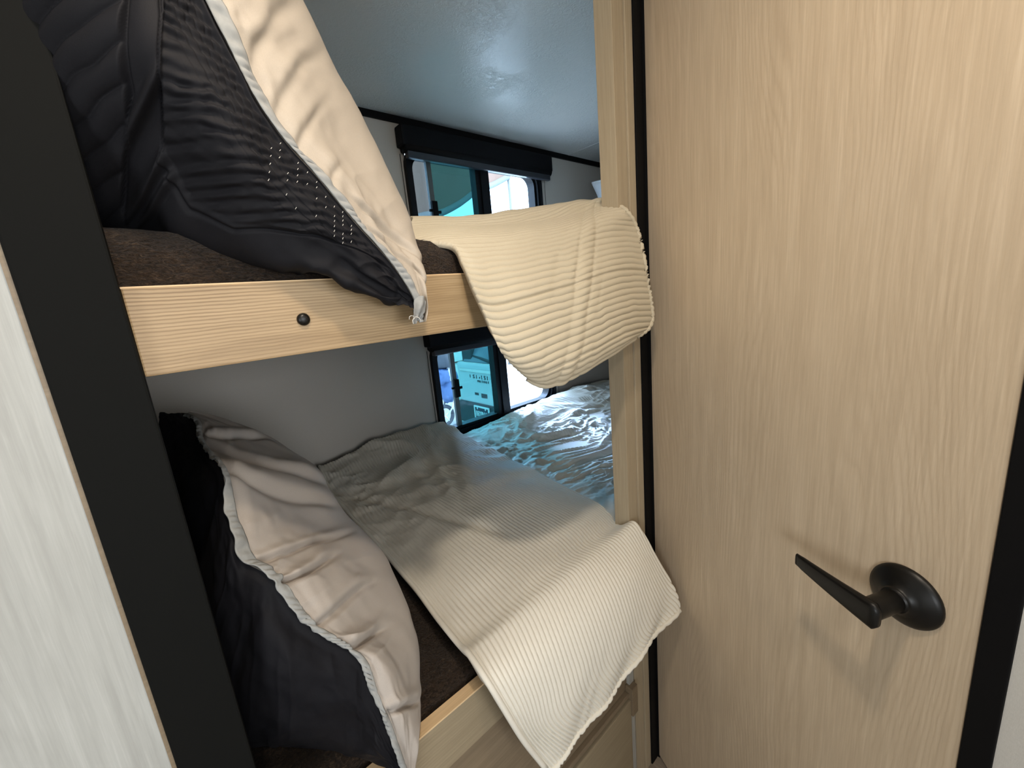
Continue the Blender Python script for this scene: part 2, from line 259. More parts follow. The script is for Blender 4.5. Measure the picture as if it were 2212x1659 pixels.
def wood(name, axis, light_c, mid_c, dark_c, rings=110.0, rough=0.45, seed=0.0, contrast=1.0, warp=14.0):
    """laminate wood: long streaks along axis, fine pores, fine growth lines bent into cathedrals"""
    m = mat(name, mid_c, rough, spec=0.35)
    def sc(v):
        S = [1.0, 1.0, 1.0]; S[axis] = v; return coords(m, tuple(S), (0, 0, 0), (seed, seed*0.7, seed*0.3))
    fine = tex_noise(m, sc(.03), 380, 3, 0.6)
    med = tex_noise(m, sc(.06), 70, 4, 0.62, 0.3)
    big = tex_noise(m, sc(.22), 3.2, 2.0, 0.5, 0.1)
    wob = tex_noise(m, sc(.5), 38, 3, 0.6)
    dot = N_(m, 'ShaderNodeVectorMath'); dot.operation = 'DOT_PRODUCT'
    D = [1.0, 1.0, 1.0]; D[axis] = 0.0; dot.inputs[1].default_value = D
    L_(m, sc(1.0), dot.inputs[0])
    def madd(x, k, y):
        a = N_(m, 'ShaderNodeMath'); a.operation = 'MULTIPLY_ADD'; L_(m, x, a.inputs[0]); a.inputs[1].default_value = k
        if y is None: a.inputs[2].default_value = 0
        else: L_(m, y, a.inputs[2])
        return a.outputs[0]
    x = madd(dot.outputs['Value'], rings, None); x = madd(big.outputs['Fac'], rings*warp*0.02, x); x = madd(wob.outputs['Fac'], 0.9, x); x = madd(med.outputs['Fac'], 1.2, x)
    fr = N_(m, 'ShaderNodeMath'); fr.operation = 'PINGPONG'; fr.inputs[1].default_value = 0.5; L_(m, x, fr.inputs[0])
    line = ramp(m, fr.outputs[0], [(0.02, (1, 1, 1)), (0.20, (0.35, 0.35, 0.35)), (0.42, (0, 0, 0))])
    msk = ramp(m, tex_noise(m, sc(.25), 9, 2, 0.5).outputs['Fac'], [(0.35, (0.15, 0.15, 0.15)), (0.62, (1, 1, 1))])
    k = N_(m, 'ShaderNodeMath'); k.operation = 'MULTIPLY'; L_(m, line.outputs[0], k.inputs[0]); L_(m, msk.outputs[0], k.inputs[1])
    c1 = ramp(m, med.outputs['Fac'], [(0.34, tuple(.5*(a+b) for a, b in zip(dark_c, mid_c))), (0.52, mid_c), (0.70, light_c)]).outputs[0]
    c2 = ramp(m, fine.outputs['Fac'], [(0.35, tuple(0.86*v for v in mid_c)), (0.55, mid_c), (0.7, light_c)]).outputs[0]
    c = mixc(m, 0.5, c1, c2)
    c = mixc(m, madd(k.outputs[0], 0.55*contrast, None), c, dark_c)
    L_(m, c, m.node_tree.nodes['Principled BSDF'].inputs['Base Color'])
    hb = madd(k.outputs[0], -0.6, fine.outputs['Fac'])
    bump(m, hb, 0.25, 0.0005)
    return m

M = {}
M['door_wood'] = wood('door_oak_laminate', 2, (0.63, 0.52, 0.385), (0.55, 0.445, 0.32), (0.42, 0.325, 0.225), rings=80, seed=3.1, contrast=0.8, warp=30)
M['rail_wood'] = wood('rail_oak_laminate', 0, (0.42, 0.305, 0.175), (0.36, 0.255, 0.14), (0.17, 0.105, 0.05), rings=300, seed=1.7, warp=2.2, contrast=1.7)
M['lower_wood'] = wood('lower_rail_laminate', 0, (0.33, 0.27, 0.18), (0.29, 0.235, 0.155), (0.22, 0.17, 0.11), rings=160, seed=5.2, contrast=0.4, warp=3)
M['base_wood'] = wood('base_panel_laminate', 0, (0.25, 0.195, 0.13), (0.21, 0.16, 0.105), (0.15, 0.11, 0.07), rings=120, seed=8.2, contrast=0.4, warp=4)
M['edge_wood'] = wood('rail_edge_banding', 0, (0.74, 0.54, 0.32), (0.66, 0.47, 0.27), (0.5, 0.34, 0.18), rings=220, seed=2.2, contrast=0.4)
M['post_wood'] = wood('post_oak_laminate', 2, (0.47, 0.40, 0.285), (0.42, 0.35, 0.245), (0.35, 0.28, 0.19), rings=300, seed=6.4, contrast=0.3)
M['grey_wood'] = wood('grey_ash_laminate', 2, (0.45, 0.455, 0.435), (0.39, 0.395, 0.375), (0.27, 0.27, 0.25), rings=60, seed=4.4, contrast=0.45)
M['black'] = mat('black_trim', (0.005, 0.005, 0.0055), 0.6, spec=0.1)
M['black_soft'] = mat('black_corner_trim', (0.0050, 0.0052, 0.0048), 0.7, spec=0.08)
M['frame'] = mat('black_window_frame', (0.004, 0.0045, 0.006), 0.5, spec=0.2)
M['shade'] = mat('black_roller_shade', (0.003, 0.0032, 0.004), 0.6, spec=0.15)
M['bronze'] = mat('black_bronze_metal', (0.0035, 0.0033, 0.003), 0.38, metal=0.0, spec=0.35)
M['grey_bar'] = mat('grey_window_bar', (0.10, 0.115, 0.11), 0.5)
M['cord'] = mat('dark_cord', (0.01, 0.01, 0.01), 0.7)

def wallcloth(name, c):
    m = mat(name, c, 0.75, spec=0.2)
    a = tex_noise(m, coords(m, (1, 1, 6)), 260, 2, 0.5); b = tex_noise(m, coords(m, (6, 6, 1)), 260, 2, 0.5)
    x = mixc(m, 0.5, a.outputs['Fac'], b.outputs['Fac'])
    c2 = mixc(m, x, tuple(v*0.82 for v in c), tuple(min(1, v*1.15) for v in c))
    L_(m, c2, m.node_tree.nodes['Principled BSDF'].inputs['Base Color'])
    bump(m, x, 0.3, 0.0006); return m
M['wall'] = wallcloth('grey_wall_vinyl', (0.50, 0.465, 0.42))
M['wallpaper'] = wallcloth('pale_wall_vinyl', (0.55, 0.54, 0.51))
M['floor'] = wood('floor_vinyl', 1, (0.3, 0.25, 0.2), (0.22, 0.18, 0.14), (0.12, 0.1, 0.08), rings=30)
# glossy ceiling vinyl with a pebbled, slightly blistered surface
m = M['ceiling'] = mat('ceiling_vinyl', (0.66, 0.65, 0.63), 0.33, spec=0.8)
cv = coords(m, (1, 1, 1))
n1 = tex_noise(m, cv, 75, 4, 0.65, 1.2); n2 = tex_noise(m, cv, 260, 2, 0.5); n3 = tex_noise(m, cv, 6, 2, 0.5)
h = N_(m, 'ShaderNodeMath'); h.operation = 'MULTIPLY'; L_(m, ramp(m, n1.outputs['Fac'], [(0.42, (0, 0, 0)), (0.62, (1, 1, 1))]).outputs[0], h.inputs[0])
L_(m, ramp(m, n3.outputs['Fac'], [(0.40, (0.2, 0.2, 0.2)), (0.60, (1, 1, 1))]).outputs[0], h.inputs[1])
p1 = bump(m, n2.outputs['Fac'], 0.35, 0.0006); bump(m, h.outputs[0], 0.55, 0.0014, p1)

def fabric(name, c, c2=None, scale=600, rough=0.9, bstr=0.25, bd=0.0004, sheen=0.0):
    m = mat(name, c, rough, spec=0.15)
    n = tex_noise(m, coords(m, (1, 1, 1)), scale, 2, 0.6)
    c2 = c2 or tuple(v*0.85 for v in c)
    L_(m, mixc(m, n.outputs['Fac'], c2, c), m.node_tree.nodes['Principled BSDF'].inputs['Base Color'])
    if sheen: m.node_tree.nodes['Principled BSDF'].inputs['Sheen Weight'].default_value = sheen
    bump(m, n.outputs['Fac'], bstr, bd); return m
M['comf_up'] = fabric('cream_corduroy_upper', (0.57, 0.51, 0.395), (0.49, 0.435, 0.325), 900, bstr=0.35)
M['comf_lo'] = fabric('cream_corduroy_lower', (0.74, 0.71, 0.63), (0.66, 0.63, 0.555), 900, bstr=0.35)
M['pil_light_up'] = fabric('beige_sateen', (0.46, 0.405, 0.34), None, 800, 0.7)
M['pil_light_lo'] = fabric('taupe_sateen', (0.43, 0.385, 0.345), None, 800, 0.6)
M['flange'] = fabric('pale_grey_piping', (0.34, 0.345, 0.335), (0.24, 0.245, 0.24), 160, 0.8, 0.3, 0.0008)
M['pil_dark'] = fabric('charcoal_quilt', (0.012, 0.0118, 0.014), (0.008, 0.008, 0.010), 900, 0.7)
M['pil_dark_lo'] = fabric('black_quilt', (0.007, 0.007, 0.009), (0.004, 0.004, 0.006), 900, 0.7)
M['white_cloth'] = fabric('white_cotton', (0.78, 0.79, 0.80), None, 700, 0.85)
M['thread'] = mat('pale_thread', (0.62, 0.60, 0.55), 0.8)
m = M['plush'] = mat('brown_plush', (0.055, 0.034, 0.020), 0.95, spec=0.1)
a = tex_noise(m, coords(m, (1, 1, 2.2)), 150, 4, 0.7, 1.5)
L_(m, ramp(m, a.outputs['Fac'], [(0.38, (0.010, 0.006, 0.0035)), (0.55, (0.030, 0.0185, 0.011)), (0.74, (0.09, 0.06, 0.037))]).outputs[0], m.node_tree.nodes['Principled BSDF'].inputs['Base Color'])
m.node_tree.nodes['Principled BSDF'].inputs['Sheen Weight'].default_value = 0.08
bump(m, a.outputs['Fac'], 0.8, 0.006)

def glass(name, tint, gl=0.10):
    m = bpy.data.materials.new(name); m.use_nodes = True; nt = m.node_tree; nt.nodes.clear()
    o = nt.nodes.new('ShaderNodeOutputMaterial'); t = nt.nodes.new('ShaderNodeBsdfTransparent'); g = nt.nodes.new('ShaderNodeBsdfGlossy')
    x = nt.nodes.new('ShaderNodeMixShader'); fr = nt.nodes.new('ShaderNodeFresnel'); fr.inputs[0].default_value = 1.35
    gm = nt.nodes.new('ShaderNodeNewGeometry'); sb = nt.nodes.new('ShaderNodeMath'); sb.operation = 'SUBTRACT'; sb.inputs[0].default_value = 1.0; nt.links.new(gm.outputs['Backfacing'], sb.inputs[1])
    ml = nt.nodes.new('ShaderNodeMath'); ml.operation = 'MULTIPLY'; nt.links.new(fr.outputs[0], ml.inputs[0]); nt.links.new(sb.outputs[0], ml.inputs[1])
    t.inputs[0].default_value = (*tint, 1); g.inputs['Roughness'].default_value = 0.02
    nt.links.new(ml.outputs[0], x.inputs[0]); nt.links.new(t.outputs[0], x.inputs[1]); nt.links.new(g.outputs[0], x.inputs[2])
    nt.links.new(x.outputs[0], o.inputs[0]); return m
M['glass'] = glass('clear_window_glass', (0.93, 0.97, 1.0))
M['glass_teal'] = glass('teal_tinted_glass', (0.19, 0.36, 0.37))
M['glass_pale'] = glass('pale_tinted_glass', (0.42, 0.50, 0.53))

# ================================================================= THE ROOM
CEIL, YW, XL, XR = 0.708, 1.55, -0.32, 2.245
def S(o): o['kind'] = 'structure'; return o
FLR = -1.35
# window openings in the back wall (x0, x1, z0, z1)
WO = {'up': (0.895, 1.632, 0.152, 0.60), 'lo': (0.895, 1.632, -0.598, -0.165)}
u, l = WO['up'], WO['lo']
pcs = [((XL, YW, FLR), (u[0], YW+.05, CEIL)), ((u[1], YW, FLR), (XR, YW+.05, CEIL)), ((u[0], YW, FLR), (u[1], YW+.05, l[2])),
       ((u[0], YW, l[3]), (u[1], YW+.05, u[2])), ((u[0], YW, u[3]), (u[1], YW+.05, CEIL))]
S(boxes('wall_back', pcs, M['wall']))
S(box('wall_left', (XL-.05, 0.525, FLR), (XL, YW+.05, CEIL), M['wall']))
S(box('wall_right', (XR, 0.55, FLR), (XR+.05, YW+.05, CEIL), M['wall']))
S(box('ceiling', (-1.4, -3.7, CEIL), (XR+.1, YW+.12, CEIL+.08), M['ceiling']))
S(box('floor', (-1.4, -3.7, FLR-.08), (XR+.1, YW+.12, FLR), M['floor']))
# thin batten seams of the ceiling
S(boxes('trim_1', [((1.870, 0.56, CEIL-.0015), (1.886, YW-.012, CEIL)), ((0.404, 0.56, CEIL-.0015), (0.420, YW-.012, CEIL))], M['ceiling']))
# black cove trims
S(boxes('trim_2', [((XL, YW-.012, CEIL-.024), (XR, YW, CEIL)), ((XR-.012, 0.56, CEIL-.024), (XR, YW-.012, CEIL)), ((XR-.016, YW-.014, FLR), (XR, YW, CEIL-.024))], M['black'], bev=.002))
# near side: grey panel, black corner trim
S(box('wall_front', (-1.35, 0.492, FLR), (-0.066, 0.522, CEIL), M['grey_wood'], bev=.001))
S(box('trim_3', (-0.066, 0.486, FLR), (-0.0085, 0.524, CEIL), M['black_soft'], bev=.002))
S(box('trim_4', (-0.0695, 0.4900, FLR), (-0.066, 0.492, CEIL), M['base_wood']))
S(box('wall_aisle_left', (-1.40, -3.65, FLR), (-1.35, 0.522, CEIL), M['wallpaper']))
S(box('wall_aisle_rear', (-1.40, -3.70, FLR), (XR+.1, -3.65, CEIL), M['wallpaper']))
S(box('wall_aisle_right', (1.6, -3.65, FLR), (1.65, 0.525, CEIL), M['wallpaper']))
# right post of the bunk opening
S(boxes('trim_5', [((0.7625, 0.505, FLR), (0.7995, 0.545, CEIL)), ((0.8025, 0.502, FLR), (0.8265, 0.545, CEIL)), ((0.7990, 0.508, FLR), (0.8030, 0.545, CEIL))], M['post_wood'], bev=.001))
S(box('wall_partition', (0.8265, 0.525, FLR), (XR, 0.55, CEIL), M['wall']))
S(boxes('trim_6', [((0.8270, 0.498, FLR), (0.8560, 0.525, CEIL)), ((0.8565, 0.492, FLR), (0.8700, 0.525, CEIL))], M['black'], bev=.0012))

# the door stands in a slanting wall that leaves the post towards the viewer
AZ = math.radians(25.5)
DD = Vector((math.sin(AZ), math.cos(AZ), 0)); DN = Vector((-math.cos(AZ), math.sin(AZ), 0)); DH = Vector((0.86, 0.5, 0))
def door_M(along, out, z):                    # local x = along the door towards the viewer, y = out of the face, z = up
    o = DH - DD*along + DN*out + Vector((0, 0, z+EYE))
    return Matrix(((-DD.x, DN.x, 0, o.x), (-DD.y, DN.y, 0, o.y), (0, 0, 1, o.z), (0, 0, 0, 1)))
def dbox(name, x0, x1, y0, y1, z0, z1, mt, parent=None, bev=0.0, label=None):
    bm = bmesh.new(); add_box(bm, (x0, y0, z0), (x1, y1, z1), bev)
    bmesh.ops.transform(bm, matrix=door_M(0, 0, 0), verts=bm.verts)
    bmesh.ops.recalc_face_normals(bm, faces=bm.faces)
    return put(name, bm_mesh(name, bm), mt, parent, label)
door = bpy.data.objects.new('door_1', None); COL.objects.link(door)
door.location = DH - DD*0.30 + Vector((0, 0, 0.0)); door['kind'] = 'structure'
door['label'] = 'light oak laminate door with a black lever handle'
dbox('door_leaf', 0.004, 0.592, -0.035, 0.0, FLR+.01, CEIL-.03, M['door_wood'], door, bev=.0008)
S(dbox('trim_7', 0.5935, 0.6190, -0.035, 0.003, FLR, CEIL, M['black'], bev=.0015))
S(dbox('wall_door_side', 0.6190, 1.10, -0.035, 0.000, FLR, CEIL, M['wallpaper']))
S(dbox('trim_8', 0.0, 0.5935, -0.035, 0.002, CEIL-.03, CEIL, M['black']))
# handle: rosette, neck and curved lever
hd = bpy.data.objects.new('door_handle', None); COL.objects.link(hd); hd.parent = door
HC = door_M(0.5255, 0, -0.4065); hd.location = HC.translation - door.location
hd['label'] = 'black lever handle on a round rosette'
RM = HC @ Matrix.Rotation(math.radians(-90), 4, 'X')      # lathe axis out of the face
def lathe_obj(name, prof, Mx, mt, parent, n=48):
    bm = bmesh.new(); add_lathe(bm, prof, Mx, n); bmesh.ops.recalc_face_normals(bm, faces=bm.faces)
    return put(name, bm_mesh(name, bm), mt, parent, smooth=True)
lathe_obj('rosette', [(0, 0), (.0385, 0), (.0388, .002), (.0380, .0045), (.0340, .0075), (.0335, .0078), (.030, .0105), (.023, .014), (.0165, .0175), (.0150, .0200), (.0150, .022), (0, .022)], RM, M['bronze'], hd)
lathe_obj('neck', [(0, .0222), (.0128, .0222), (.0132, .0240), (.0130, .0580), (.0128, .0640), (.0110, .0690), (0, .0700)], RM, M['bronze'], hd)
bm = bmesh.new()
prev = None; ns = 22; nk = 12
for i in range(ns+1):
    t = i/ns
    a = -0.0135 + 0.1120*t                         # distance along the lever towards the hinge
    out = 0.0665 - 0.004*t - 0.006*t*t
    zc = -0.0015 + 0.0045*t
    hh = (0.0178 - 0.0085*t) * min(1, math.sqrt(max(0.0, t*16+.35))) * (1 if t < .95 else .93)
    dd = (0.0060 - 0.0032*t) * min(1, math.sqrt(t*16+.4))
    ring = []
    for k in range(nk):
        an = 2*math.pi*k/nk; ca, sa = math.cos(an), math.sin(an)
        p = Vector((-a, out+dd*math.copysign(abs(ca)**.55, ca), zc+hh*math.copysign(abs(sa)**.6, sa)))
        ring.append(bm.verts.new(HC @ p))
    if prev:
        for k in range(nk): bm.faces.new((prev[k], prev[(k+1) % nk], ring[(k+1) % nk], ring[k]))
    else: bm.faces.new(ring[::-1])
    prev = ring
bm.faces.new(prev); bmesh.ops.recalc_face_normals(bm, faces=bm.faces)
put('lever', bm_mesh('lever', bm), M['bronze'], hd, smooth=True)

# ================================================================= WINDOWS
def window(name, x0, x1, z0, z1, hid):
    root = bpy.data.objects.new(name, None); COL.objects.link(root); root.location = ((x0+x1)/2, YW, z0+EYE); root['kind'] = 'structure'
    bm = bmesh.new()
    O = rrect(x0, x1, z0, z1, .075); I = rrect(x0+.036, x1-.040, z0+.045, z1-.036, .052)
    add_ring(bm, O, rrect(x0+.014, x1-.014, z0+.014, z1-.014, .066), YW-.020, YW)
    add_ring(bm, rrect(x0+.013, x1-.013, z0+.013, z1-.013, .066), rrect(x0+.026, x1-.028, z0+.030, z1-.026, .058), YW-.014, YW)
    add_ring(bm, rrect(x0+.013, x1-.013, z0+.013, z1-.013, .066), I, YW-.002, YW+.045)
    put('window_frame', bm_mesh('window_frame', bm), M['frame'], root)
    xm = 1.262; zb, zt = z0+.040, z1-.030
    boxes('mullion', [((xm-.010, YW-.018, zb), (xm+.036, YW+.030, zt)), ((xm-.034, YW-.010, zb), (xm-.010, YW+.030, zt))], M['frame'], root, bev=.001)
    sb = box('sliding_sash_bar', (0.990, YW+.004, zb), (1.0120, YW+.020, zt), M['grey_bar'], root, bev=.001)
    zl = (z0+z1)/2
    lt = boxes('sash_latch', [((0.987, YW-.012, zl-.045), (1.013, YW+.004, zl+.038)), ((0.975, YW-.008, zl-.004), (0.990, YW+.002, zl+.006)), ((1.012, YW-.008, zl-.010), (1.030, YW+.002, zl+.002))], M['black'], sb, bev=.002)
    box('pane', (x0+.030, YW+.030, zb-.004), (1.0, YW+.034, zt+.004), M['glass_pale'], root)
    box('pane', (1.005, YW+.012, zb-.004), (xm-.010, YW+.016, zt+.004), M['glass_teal'], root)
    box('pane', (xm+.030, YW+.020, zb-.004), (x1-.034, YW+.024, zt+.004), M['glass'], root)
    return root
window('window_1', 0.884, 1.643, 0.140, 0.612, 'up')
window('window_2', 0.884, 1.643, -0.608, -0.155, 'lo')
def roller(x0, x1, z0, z1, zhem, label):
    r = thing('roller_shade', label, 'window shade', ((x0+x1)/2, YW, z1+EYE), group='black window shades')
    boxes('cassette', [((x0, YW-.058, z0+.028), (x1, YW-.004, z1)), ((x0+.012, YW-.050, z0+.012), (x1-.008, YW-.006, z0+.028))], M['shade'], r, bev=.006)
    # rolled cloth and hem bar
    tube('rolled_cloth', [(x0+.012, YW-.034, z0+.030+EYE), (x1-.006, YW-.034, z0+.030+EYE)], .024, M['shade'], r, n=20)
    box('hem_bar', (x0+.02, YW-.050, zhem), (x1-.012, YW-.028, z0+.014), M['bar'], r, bev=.004)
    for x in (x0+.010, x1-.012): tube('guide_cord', [(x, YW-.006, z0+.01+EYE), (x, YW-.006, z0-.50+EYE if z0 > 0 else z0-.46+EYE)], .0011, M['cord'], r, n=6)
    return r
M['bar'] = mat('satin_black_bar', (0.02, 0.022, 0.03), 0.28, spec=0.6)
roller(0.862, 1.690, 0.565, 0.666, 0.552, 'black roller shade rolled up above the upper bunk window')
roller(0.862, 1.690, -0.205, -0.095, -0.216, 'black roller shade rolled up above the lower bunk window')

# ================================================================= BUNKS
RT, RB = 0.038, -0.0415
b1 = thing('bunk_bed', 'upper bunk with a light oak front rail between black trim and post', 'bunk', (0.38, 0.5, EYE-.04))
box('front_rail', (-0.0083, 0.500, RB), (0.7615, 0.519, RT), M['rail_wood'], b1, bev=.0016)
box('edge_band', (-0.0083, 0.5012, RT-.0006), (0.7615, 0.518, RT+.0012), M['edge_wood'], b1)
box('deck', (XL+.005, 0.519, -0.030), (XR-.005, YW-.03, -0.012), M['base_wood'], b1)
# flat ribbed bolt cap on the rail
cap = (0.1339, 0.5000, 1.3462)
CM = Matrix.Translation((cap[0], 0.500, cap[2])) @ Matrix.Rotation(math.radians(90), 4, 'X')
lathe_obj('bolt_cap', [(0, 0), (.0068, 0), (.0070, .0015), (.0058, .0036), (.0034, .0048), (0, .0050)], CM, M['bronze'], b1, n=20)

LT, LB = -0.640, -0.737
b2 = thing('bunk_bed', 'lower bunk with a pale oak topped front rail over brown base panels', 'bunk', (0.38, 0.5, EYE-1.35))
box('front_rail', (-0.0083, 0.500, LB), (0.7420, 0.519, LT-.001), M['lower_wood'], b2, bev=.0012)
box('edge_band', (-0.0083, 0.4995, LT-.001), (0.7615, 0.5195, LT+.0022), M['edge_wood'], b2)
box('deck', (XL+.005, 0.519, LB+.02), (XR-.005, YW-.01, LB+.04), M['base_wood'], b2)
boxes('base_panel', [((-0.0083, 0.512, FLR), (0.7615, 0.528, LB))], M['base_wood'], b2)
boxes('drawer_front', [((0.02, 0.496, FLR+.08), (0.730, 0.512, -1.037))], M['lower_wood'], b2, bev=.003)
boxes('molding', [((0.0, 0.500, -1.030), (0.728, 0.5125, -1.018)), ((0.728, 0.490, -1.085), (0.752, 0.512, -1.000))], M['base_wood'], b2, bev=.002)
boxes('side_stile', [((0.7355, 0.503, FLR), (0.7540, 0.512, LB))], M['grey_wood'], b2)

def mattress(name, zt, zb, label, rise=0.0, x0=XL+.01, x1=XR-.01, y0=0.5215, y1=YW-.012, seed=0):
    # rounded slab with soft edges, lumpy plush top
    nx, ny = 150, 90
    top = []
    U = np.linspace(0, 1, nx)[:, None]; V = np.linspace(0, 1, ny)[None, :]
    X = x0+(x1-x0)*U+0*V; Y = y0+(y1-y0)*V+0*U
    e = np.minimum(np.minimum(X-x0, x1-X), np.minimum(Y-y0, y1-Y))
    r = .028
    Z = zt-r+np.sqrt(np.maximum(r*r-np.maximum(r-e, 0)**2, 0)) + .004*fbm(X*14, Y*14, 3, seed)*np.minimum(e/.03, 1) + rise*(1-np.clip((X-.02)/.22, 0, 1)**1.3)
    G = np.stack([X, Y, Z+EYE], 2)
    me = grid_mesh(name, G)
    bm = bmesh.new(); bm.from_mesh(me)
    be = [ed for ed in bm.edges if ed.is_boundary]
    ret = bmesh.ops.extrude_edge_only(bm, edges=be)
    for v in ret['geom']:
        if isinstance(v, bmesh.types.BMVert): v.co.z = zb+EYE
    me2 = bm_mesh(name, bm)
    o = put(name, me2, M['plush'], smooth=True); props(o, label, 'mattress', 'brown plush mattresses'); return o
mattress('mattress', 0.094, -0.011, 'brown plush covered mattress on the upper bunk, behind the oak rail', rise=.003, seed=3)
mattress('mattress', -0.628, -0.696, 'brown plush covered mattress on the lower bunk', seed=9)

# ================================================================= BEDDING
def ribs(s, pitch, amp):
    p = np.abs(np.cos(np.pi*s/pitch)); return amp*(p**0.55-0.6)
def smooth01(x, a, b):
    t = np.clip((x-a)/(b-a), 0, 1); return t*t*(3-2*t)
def gauss(x, c, s): return np.exp(-((x-c)/s)**2)

# ---- upper comforter: ribs run along the bed, front end hangs over the rail
G = surf(net('up_comf'), 900, 300)
n = normals(G)
if n[..., 2].mean() < 0: n = -n
sl = arclen(G, 0); sl = sl.mean(axis=1, keepdims=True)*0.5 + sl*0.5
ul = arclen(G, 1).mean(axis=0, keepdims=True)
uu = np.linspace(0, 1, G.shape[1])[None, :]; vv = np.linspace(0, 1, G.shape[0])[:, None]
hang = smooth01(sl, sl.max()*.62, sl.max()*.85)
d = .007*fbm(ul*7+sl*1.5, sl*5, 3, 5)*(0.25+.4*(1-hang))
# soft diagonal creases of the hanging flap
cr = ul + (sl-sl.max()*.8)*.9 + .02*vnoise(sl*12, ul*5, 77)
md = .6+.5*vnoise(sl*14+3, ul*9, 78)
d = d - hang*md*(.0028*gauss(cr, .36, .010)+.0023*gauss(cr, .285, .009)+.0020*gauss(cr, .42, .010)+.0016*gauss(cr, .20, .012)) + .0026*hang*gauss(cr, .322, .026)
al = arclen(G, 0); hd_ = al[-1:, :]-al                       # distance from the hanging end
sq = hd_ + .004*vnoise(ul*7, hd_*8, 2)*smooth01(hd_, .05, .3) + .0012*vnoise(ul*40, hd_*22, 8)
rb = ribs(sq, .0118, .0033)*(0.6+.4*smooth01(sl, .45, .75))
stitch = np.abs(((hd_-.10) % .12)-.06); seam = -0.0020*np.exp(-(stitch/.0016)**2)
G2 = G + n*(d+rb+seam)[..., None]
cf = thing('comforter', 'cream corduroy comforter draped over the upper bunk rail', 'comforter', (0.6, 0.7, 0.1+EYE), group='cream corduroy comforters')
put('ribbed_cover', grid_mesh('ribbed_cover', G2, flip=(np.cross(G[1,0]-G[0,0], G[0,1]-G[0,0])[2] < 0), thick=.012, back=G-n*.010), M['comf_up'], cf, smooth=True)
# piped edge along the right side
edge = G2[60:, -1][::6]
bm = bmesh.new(); add_tube(bm, [tuple(p) for p in edge], .0042, 10)
put('piped_edge', bm_mesh('piped_edge', bm), M['comf_up'], cf, smooth=True)
# stitched hem along the bottom edge
edge = G2[-2, ::5]
bm = bmesh.new(); add_tube(bm, [tuple(p) for p in edge], .0040, 10)
put('hem', bm_mesh('hem', bm), M['comf_up'], cf, smooth=True)

# ---- lower comforter: folded flap in front, crumpled body behind
cl = thing('comforter', 'pale corduroy comforter crumpled across the lower bunk, folded end over the rail', 'comforter', (0.9, 0.8, -0.6+EYE), group='cream corduroy comforters')
G = surf(net('lo_flap'), 560, 460)
n = normals(G)
if n[..., 2].mean() < 0: n = -n
vl = arclen(G, 0).mean(axis=1, keepdims=True); ux = arclen(G, 1)
ux = ux*.5 + np.linspace(0, 1, G.shape[1])[None, :]*.56*.5
X, Y = G[..., 0], G[..., 1]
rear = smooth01(Y, .75, 1.15)
far = 1-smooth01(vl, .75, 1.0)
# wrinkles: strong near the wall, long soft ones in front, gathers at the hem
q1 = ridge(X*6+Y*5.0+.5*vnoise(X*5, Y*5, 4), Y*5-X*3.2, 3, 21)
d = .0105*rear*q1*.7 + .004*(1-rear)*fbm(X*5, Y*7, 2, 6)
hg = smooth01(vl, 1.10, 1.32)
cx = (X-.33)+(vl-1.2)*.55
d = d + hg*(.0035*np.cos(cx*52+2*vnoise(X*6, vl*6, 3)) + .003*gauss(cx, .18, .012))
d = d - .009*gauss(X-.42+(Y-1.1)*.30, 0, .018)*smooth01(Y, .62, .85)       # long crease left
# bunched diagonal ridges in the middle rear
for (c0, sl_, wd, am) in ((.66, .42, .020, .007), (.58, .30, .026, .007), (.75, .55, .020, .006), (.50, .2, .03, .005)):
    d = d + am*gauss(X-c0-(Y-1.2)*sl_, 0, wd)*smooth01(Y, .85, 1.0)
uq = ux + .010*vnoise(X*6, Y*5, 7)*(.25+.75*rear) + .003*vnoise(X*18, Y*14, 9)*rear + .05*(Y-.9)*rear
rb = ribs(uq, .0100, .0038)
G2 = G + n*(d+rb)[..., None]
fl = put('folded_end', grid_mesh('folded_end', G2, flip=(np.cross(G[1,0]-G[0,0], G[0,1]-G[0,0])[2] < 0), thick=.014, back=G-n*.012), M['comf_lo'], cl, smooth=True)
for nm, edge in (('side_hem', G2[::8, 1]), ('fold_edge', G2[4:330:8, -2]-np.array([.004, 0, .007])), ('end_hem', G2[-2, ::6])):
    bm = bmesh.new(); add_tube(bm, [tuple(p) for p in edge], .0055 if nm == 'fold_edge' else .0050, 10)
    put(nm, bm_mesh(nm, bm), M['comf_lo'], cl, smooth=True)

G = surf(net('lo_body'), 420, 620)
n = normals(G)
if n[..., 2].mean() < 0: n = -n
X, Y = G[..., 0], G[..., 1]
wx = X + .10*vnoise(X*4, Y*4, 11); wy = Y + .10*vnoise(X*4+9, Y*4, 12)
d = .012*ridge(wx*5+wy*2, wy*6-wx*1.5, 3, 41) + .0055*ridge(wx*17+wy*8, wy*23, 2, 44)*smooth01(Y, .55, .8)
d = d*smooth01(Y, .5, .62)*(1-.5*smooth01(Y, 1.40, 1.5))
uq = X*.9 + Y*.25 + .030*vnoise(X*5, Y*5, 17) + .009*vnoise(X*16, Y*16, 18)
rb = ribs(uq, .0105, .0036)
G2 = G + n*(d+rb-.008)[..., None]
put('crumpled_body', grid_mesh('crumpled_body', G2, flip=(np.cross(G[1,0]-G[0,0], G[0,1]-G[0,0])[2] < 0), thick=.014, back=G-n*.012), M['comf_lo'], cl, smooth=True)

